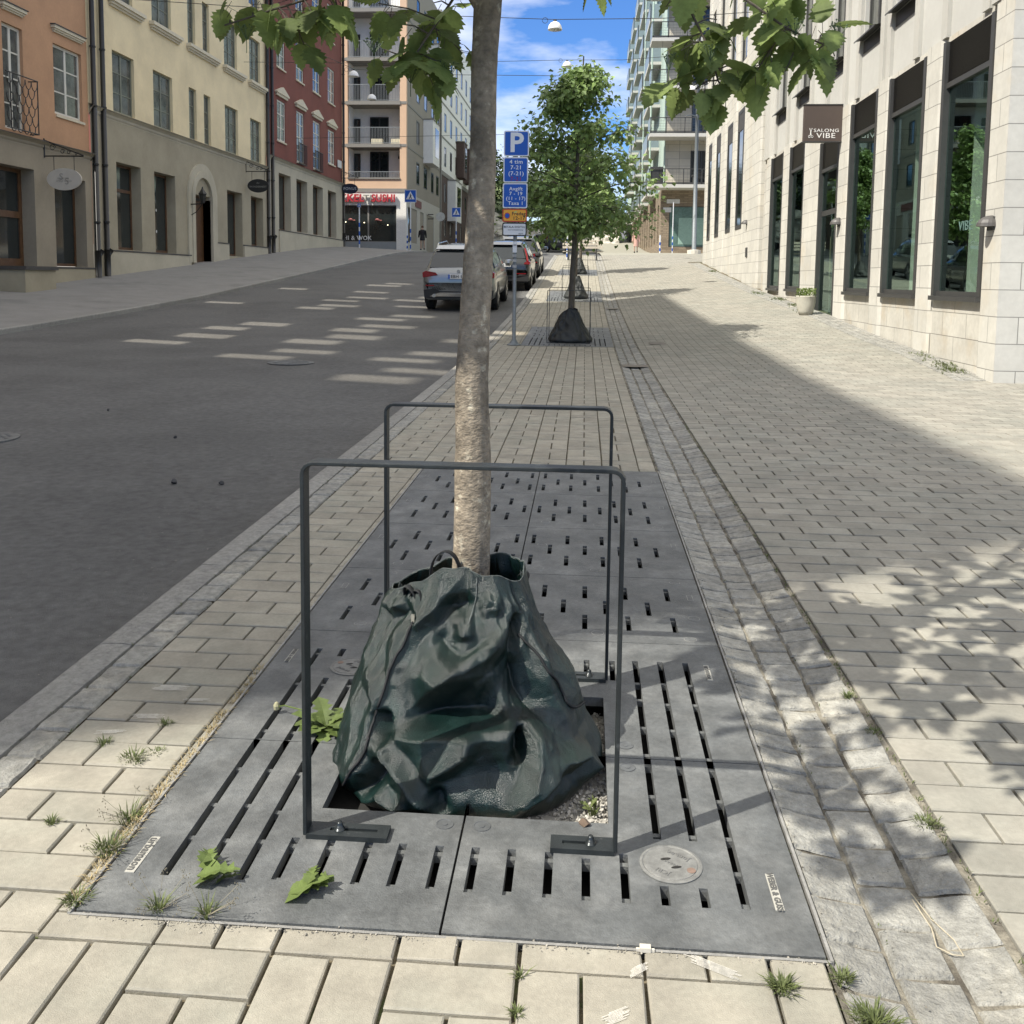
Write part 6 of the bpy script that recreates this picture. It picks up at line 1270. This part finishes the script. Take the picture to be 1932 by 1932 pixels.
# ================================================================ PEOPLE
def person(x,y,z,label,H,cloth,skin,pose,hair,legs_bare=True,skirt=False,face=(0,-1)):
    t=thing('person',label,'person',(x,y,z),world=False); s=H/1.75
    V=[(0,0,.95),(0,0,1.2),(0,0,1.42),(0,0,1.52),(0,0,1.64),(-.19,0,1.40),(.19,0,1.40),(-.25,.02,1.12),(.25,-.02,1.12),(-.27,-.1,.88),(.26,.06,.86),(-.1,0,.9),(.1,0,.9),(-.11,-.06*pose,.5),(.11,.10*pose,.5),(-.11,.04*pose,.08),(.11,.26*pose,.12),(-.11,-.10,.04),(.11,.14,.06)]
    E=[(0,1),(1,2),(2,3),(3,4),(2,5),(2,6),(5,7),(6,8),(7,9),(8,10),(0,11),(0,12),(11,13),(12,14),(13,15),(14,16),(15,17),(16,18)]
    Rr=[.15,.13,.14,.055,.095,.06,.06,.045,.045,.035,.035,.095,.095,.065,.065,.045,.045,.04,.04]
    me=bpy.data.meshes.new('body'); me.from_pydata([(a*s,b*s,c*s) for a,b,c in V],E,[]); o=bpy.data.objects.new('body',me); COL.objects.link(o); o.parent=t; m=o.modifiers.new('s','SKIN'); m.use_smooth_shade=True
    for i,r in enumerate(Rr): me.skin_vertices[0].data[i].radius=(r*s,r*s*.8)
    me.skin_vertices[0].data[0].use_root=True; o.modifiers.new('u','SUBSURF').levels=1; o.modifiers['u'].render_levels=1; me.materials.append(skin)
    q=MB(); N=14
    pr=[(.17,.175,.52 if skirt else .70),(.165,.155,.9),(.15,.13,1.1),(.19,.135,1.32),(.2,.12,1.42),(.09,.08,1.5)]
    for a,b,zz in pr:
        for k in range(N): an=6.283*k/N; q.v.append((a*1.12*s*math.cos(an),b*1.15*s*math.sin(an),zz*s))
    q.f+=[(j*N+i,j*N+(i+1)%N,(j+1)*N+(i+1)%N,(j+1)*N+i) for j in range(5) for i in range(N)]; q.obj('clothing',cloth,o,smooth=True)
    q=MB()
    for sx,(a,b,c) in ((-1,((-.19,0,1.42),(-.25,.02,1.12),(-.27,-.08,.92))),(1,((.19,0,1.42),(.25,-.02,1.12),(.26,.04,.9)))): q.tube([Vector(p)*s for p in (a,b,c)],[.085*s,.068*s,.055*s],8)
    q.obj('sleeve',cloth,o,smooth=True)
    q=MB(); q.lathe([(.0,.10),(.075,.07),(.102,.0),(.10,-.05),(.085,-.07)],(0,.012*s,1.70*s),12,cap=False); q.obj('hair',hair,o,smooth=True)
    q=MB(); [q.box(a-.045,a+.045,b-.16,b+.06,c-.04,c+.06) for a,b,c in ((-.11*s,.0,.04),(.11*s,.24*s*pose,.08))]; q.obj('shoe',m_blk,o,bevel=.02)
    return t
m_skin=mat('skin',(.50,.32,.23),.6,var=.05); m_blkc=mat('black_cloth',(.012,.012,.014),.85,var=.1); m_pink=mat('pink_dress',(.50,.30,.25),.85,var=.1)
person(-12.72,74,3.62,'person in black jacket and black shorts walking on the corner pavement',1.86,m_blkc,m_skin,.8,mat('brown_hair',(.10,.05,.03),.8))
person(3.5,66.5,gz(3.5,66.5),'person in a long pink dress walking away by the brown brick wall',1.52,m_pink,m_skin,.5,mat('dark_hair',(.03,.02,.015),.8),skirt=True)
# ================================================================ WEEDS AND LITTER
m_gr1=mat('grass_blade',(.11,.135,.045),.7,var=.2,vs=30,isl=.35,trans=.25); m_dry=mat('dry_grass_blade',(.36,.29,.16),.8,var=.2,vs=30,isl=.3,trans=.2); m_dan=mat('dandelion_leaf',(.12,.165,.045),.55,var=.2,vs=30,isl=.2,trans=.3)
def tuft(mb,x,y,n,h,sp,z=None,flat=.5,w=.0016):
    z=gz(x,y) if z is None else z
    for k in range(n):
        a=random.random()*6.283; r=sp*random.random(); b=Vector((x+r*math.cos(a)*.8,y+r*math.sin(a)*.8,z-.003)); hh=h*random.uniform(.4,1.1); o=Vector((math.cos(a),math.sin(a),0))*hh*random.uniform(.2,1.3)*flat; sd=Vector((-math.sin(a),math.cos(a),0))*w
        m_=b+o*.45+Vector((0,0,hh*.65)); e=b+o+Vector((0,0,hh*random.uniform(.6,1)))
        mb.add([b-sd,b+sd,m_+sd*.8,m_-sd*.8,e],[(0,1,2,3),(3,2,4)])
random.seed(17)
TW=[(-1.386,2.296,60,.025,.018,'green tuft alone in a paver joint below the spreading weed'),(-1.458,2.708,60,.03,.025,'low weed between the pavers by the road kerb'),(-1.322,2.632,130,.03,.05,'spreading green weed across a paver joint left of the grate'),(-1.271,2.676,50,.02,.03,'small weed beside the spreading green weed'),(-1.325,2.852,60,.02,.03,'brownish weed in a joint nearer the road kerb'),(-1.156,2.004,140,.03,.035,'grey-green weed at the grate corner below the urbamson lettering'),(.437,1.876,170,.035,.03,'bright green tuft on the pavers below the grate edge'),(.57,1.915,110,.025,.03,'green tuft between the paving and the sett gutter'),(.60,1.80,260,.04,.05,'largest green weed patch in the gutter edge at the bottom'),(.955,2.51,120,.025,.05,'thin green weeds along the outer gutter joint'),(.945,3.268,80,.03,.02,'yellow-green tuft at the gutter edge below the leaf shadows'),(.96,3.02,60,.02,.03,'small weed in the outer gutter joint higher up'),(.42,3.85,40,.01,.01,'tiny weed at the right grate edge'),(-.105,1.86,30,.03,.006,'thin weed in the paver joint in front of the grate'),(-.108,1.76,60,.022,.01,'small leafy weed in the paver joint at the bottom edge')]
for x,y,n,h,sp,l in TW:
    mb=MB(); tuft(mb,x,y,n,h*.72,sp,flat=1.3); tag(mb.obj('weed',m_gr1),l,'weed','weeds growing in the paving joints')
for x,y,n,l in ((-1.174,2.19,120,'longest dry-tipped grass clump beside the cast lettering plate'),(-1.192,2.33,70,'dry brown grass clump along the left grate edge'),(-.952,1.99,46,'left of two seeding grass tufts on the front grate edge'),(-.834,1.984,46,'right of two seeding grass tufts on the front grate edge')):
    mb=MB(); tuft(mb,x,y,n,.043,.02+.02*(n>60),flat=1.0); t=thing('grass_tuft',l,'grass tuft',(x,y,gz(x,y)),'seeding grass tufts round the grate'); mb.obj('blades',m_gr1,t); q=MB(); 
    for k in range(8):
        a=random.random()*6.28; b=Vector((x,y,gz(x,y))); e=b+Vector((math.cos(a)*.07,math.sin(a)*.07,.05)); q.tube([b,e],.0006,3); [q.lathe([(0,-.003),(.0017,0),(0,.003)],e+Vector((random.uniform(-.01,.01),random.uniform(-.01,.01),random.uniform(-.01,.01))),4,cap=False) for _ in range(7)]
    q.obj('seed_head',mat('seed_head',(.20,.18,.13),.9,var=.2),t)
mb=MB()
for k in range(170): y=random.uniform(2.0,3.3)**1; x=-1.16+random.uniform(-.012,.008); tuft(mb,x,y,5,.018,.014,flat=1.6)
tag(mb.obj('dry_grass_line',m_dry),kind='stuff')
mb=MB()
for k in range(260):
    y=random.uniform(1.6,9); tuft(mb,.972+random.uniform(-.01,.008),y,3,.012,.01,flat=1)
for k in range(120): y=random.uniform(1.5,8); tuft(mb,random.choice((-1.6,-1.73,.555,.695,.83)),y,3,.009,.008,flat=1)
tag(mb.obj('joint_grass',m_gr1),kind='stuff')
mb=MB()
for (cx_,cy_,n) in ((5.25,14.1,420),(5.3,15.2,90),(5.3,24.3,260),(5.3,26.5,300),(5.2,29,200),(5.3,40,300),(5.2,22.8,90)):
    for k in range(n//4): tuft(mb,cx_+random.gauss(0,.09),cy_+random.gauss(0,.3),4,.06,.03,flat=.8,w=.004)
tag(mb.obj('verge_grass',m_gr1),kind='stuff')
DS=[(.0,.0)]+[(a*.28,b) for a,b in ((.15,.05),(.3,.2),(.9,.22),(.4,.34),(1.05,.42),(.5,.52),(1.1,.62),(.6,.7),(.9,.82))]
def dleaf(mb,p,d,n,s,cu):
    d=Vector(d).normalized(); n=Vector(n); n=(n-d*n.dot(d)).normalized(); x=d.cross(n); r=DS[1:]+[(0,1.0)]; N=len(r); b=len(mb.v)
    for a,t_ in r: 
        c=p+d*t_*s+n*(-cu*s*t_*t_+.02*s*math.sin(t_*14)); mb.v+=[tuple(c),tuple(c+x*a*s+n*a*s*.25),tuple(c-x*a*s+n*a*s*.25)]
    for i in range(N-1): o=b+i*3; mb.f+=[(o,o+1,o+4,o+3),(o,o+3,o+5,o+2)]
t=thing('dandelion','bright green dandelion growing beside the watering bag, with a drooping bud','plant',(-.80,2.86,.01)); mb=MB()
for a in range(16): an=R(a*23+random.uniform(-10,10)); dleaf(mb,Vector((-.80,2.87,.015)),(math.cos(an),math.sin(an),random.uniform(.3,1.6)),(-math.cos(an)*.5,-math.sin(an)*.5,1),random.uniform(.07,.12),.5)
mb.obj('leaf_rosette',m_dan,t); q=MB(); q.tube([(-.80,2.87,.02),(-.88,2.90,.055),(-.96,2.94,.05),(-.985,2.95,.04)],.0025,5); q.obj('stalk',m_dan,t); q=MB(); q.lathe([(0,-.012),(.01,-.008),(.011,.004),(.006,.014),(0,.018)],(-.99,2.95,.04),8,cap=False); q.obj('bud',mat('bud_pale',(.35,.33,.2),.8),t)
for (x,y,l,dx,dy,s) in ((-.567,2.115,'curled bright green dandelion leaf lying across the grate slots',-.8,-.5,.14),(-.626,2.15,'small folded green leaf poking from a front slot of the grate',-.1,-1,.07),(-.909,2.19,'crumpled green leaf standing in a left slot of the grate',.15,-.6,.1),(-.80,2.115,'pale green leaf lying flat left of the front slots',-1,-.25,.11)):
    mb=MB(); z=gz(GX,y)+.012
    for k in range(3): dleaf(mb,Vector((x,y,z+.006*k)),(dx+random.uniform(-.25,.25),dy+random.uniform(-.2,.2),random.uniform(.05,.5) if k else .15),(random.uniform(-.5,.5),random.uniform(-.5,.5),1),s*random.uniform(.6,1),.35)
    tag(mb.obj('dandelion_leaf',m_dan),l,'leaf','green leaves lying on the grate')
mb=MB()
for x,y in ((-.03,2.72),(.05,2.56),(.06,2.6)): tuft(mb,x,y,10,.035,.012,z=-.045,w=.004)
for x,y in ((-.03,2.72),(.045,2.58)): [dleaf(mb,Vector((x,y,-.04)),(random.uniform(-1,1),random.uniform(-1,1),.7),(0,0,1),.035,.3) for _ in range(4)]
tag(mb.obj('seedling',m_gr1),'small green seedlings growing in the gravel beside the bag','plant')
def stone(x,y,z,r,label,m): mb=MB(); pebble(mb,x,y,z+r*.6,r); tag(mb.obj('stone',m),label,'stone','loose stones')
stone(.03,2.415,.004,.016,'brown stone on the grate beside the right foot plate',mat('brown_stone',(.12,.085,.06),.9,var=.2,vs=60))
dk=mat('dark_stone',(.04,.04,.04),.9)
for x,y,r,l in ((-5.0,9.58,.018,'smallest dark stone, lying alone on the road'),(-3.65,8.17,.018,'small dark stone in the middle of the near road'),(-2.9,6.47,.028,'bigger dark stone of the pair on the asphalt'),(-2.56,6.48,.022,'smaller dark stone of the pair on the asphalt')): stone(x,y,zg(y)-.1,r,l,dk)
q=MB(); L_=[(.815,2.22),(.825,2.12),(.815,2.06),(.84,2.035),(.862,2.03),(.86,2.08),(.835,2.15),(.82,2.24)]; q.tube([(a,b,gut(a,b)+.006) for a,b in L_],.0014,5); tag(q.obj('string',mat('beige_string',(.42,.37,.27),.8,var=.05)),'loop of beige string lying on the gutter setts','string')
q=MB(); q.box(.148,.172,1.955,1.97,.0,.010); q.box(.14,.18,1.957,1.963,.0,.006); tag(q.obj('mortar_lump',mat('mortar_white',(.5,.47,.4),.9,var=.1)),'small pale mortar lump on the front edge of the grate','mortar lump')
# crumbs along the grate edges and the kerb
mb=MB()
for k in range(900):
    s=random.random()
    if s<.35: x,y=random.uniform(-1.14,.55),1.955+random.gauss(0,.008)
    elif s<.6: x,y=random.choice((-1.155,.57))+random.gauss(0,.008),random.uniform(1.98,6.5)
    elif s<.8: x,y=random.uniform(.6,.95),random.uniform(1.7,5)
    else: x,y=random.uniform(-2.7,-1.9),random.uniform(2,8)
    pebble(mb,x,y,(gz(x,y) if x>-1.88 else zg(y)-.1)+(.001 if x<.58 else -.01),random.uniform(.001,.0032))
tag(mb.obj('grit',mat('pale_grit',(.27,.25,.21),.95,isl=.4)),kind='stuff')
# pale scuffs of paint on the pavers
m_sc=mat('white_scuff',(.62,.60,.55),.9,var=.3,vs=60); mb=MB()
for (x,y,L_,n,an) in ((-1.42,3.10,.07,14,.1),(-1.40,2.89,.06,10,.1),(-1.47,2.78,.05,7,.2),(.30,1.925,.06,9,-.5),(.14,1.90,.025,8,.8),(.09,1.77,.03,10,.6),(-1.29,3.02,.05,6,.1)):
    for k in range(n):
        yy=y+(k-n/2)*.0032; a=x-L_*random.uniform(.4,1); b=x+L_*random.uniform(.4,1); z=gz(x,yy)+.0034; mb.add([(a,yy+an*(a-x),z),(b,yy+an*(b-x),z),(b,yy+an*(b-x)+.0012,z),(a,yy+an*(a-x)+.0012,z)],[(0,1,2,3)])
tag(mb.obj('paint_scuff',m_sc),kind='structure')
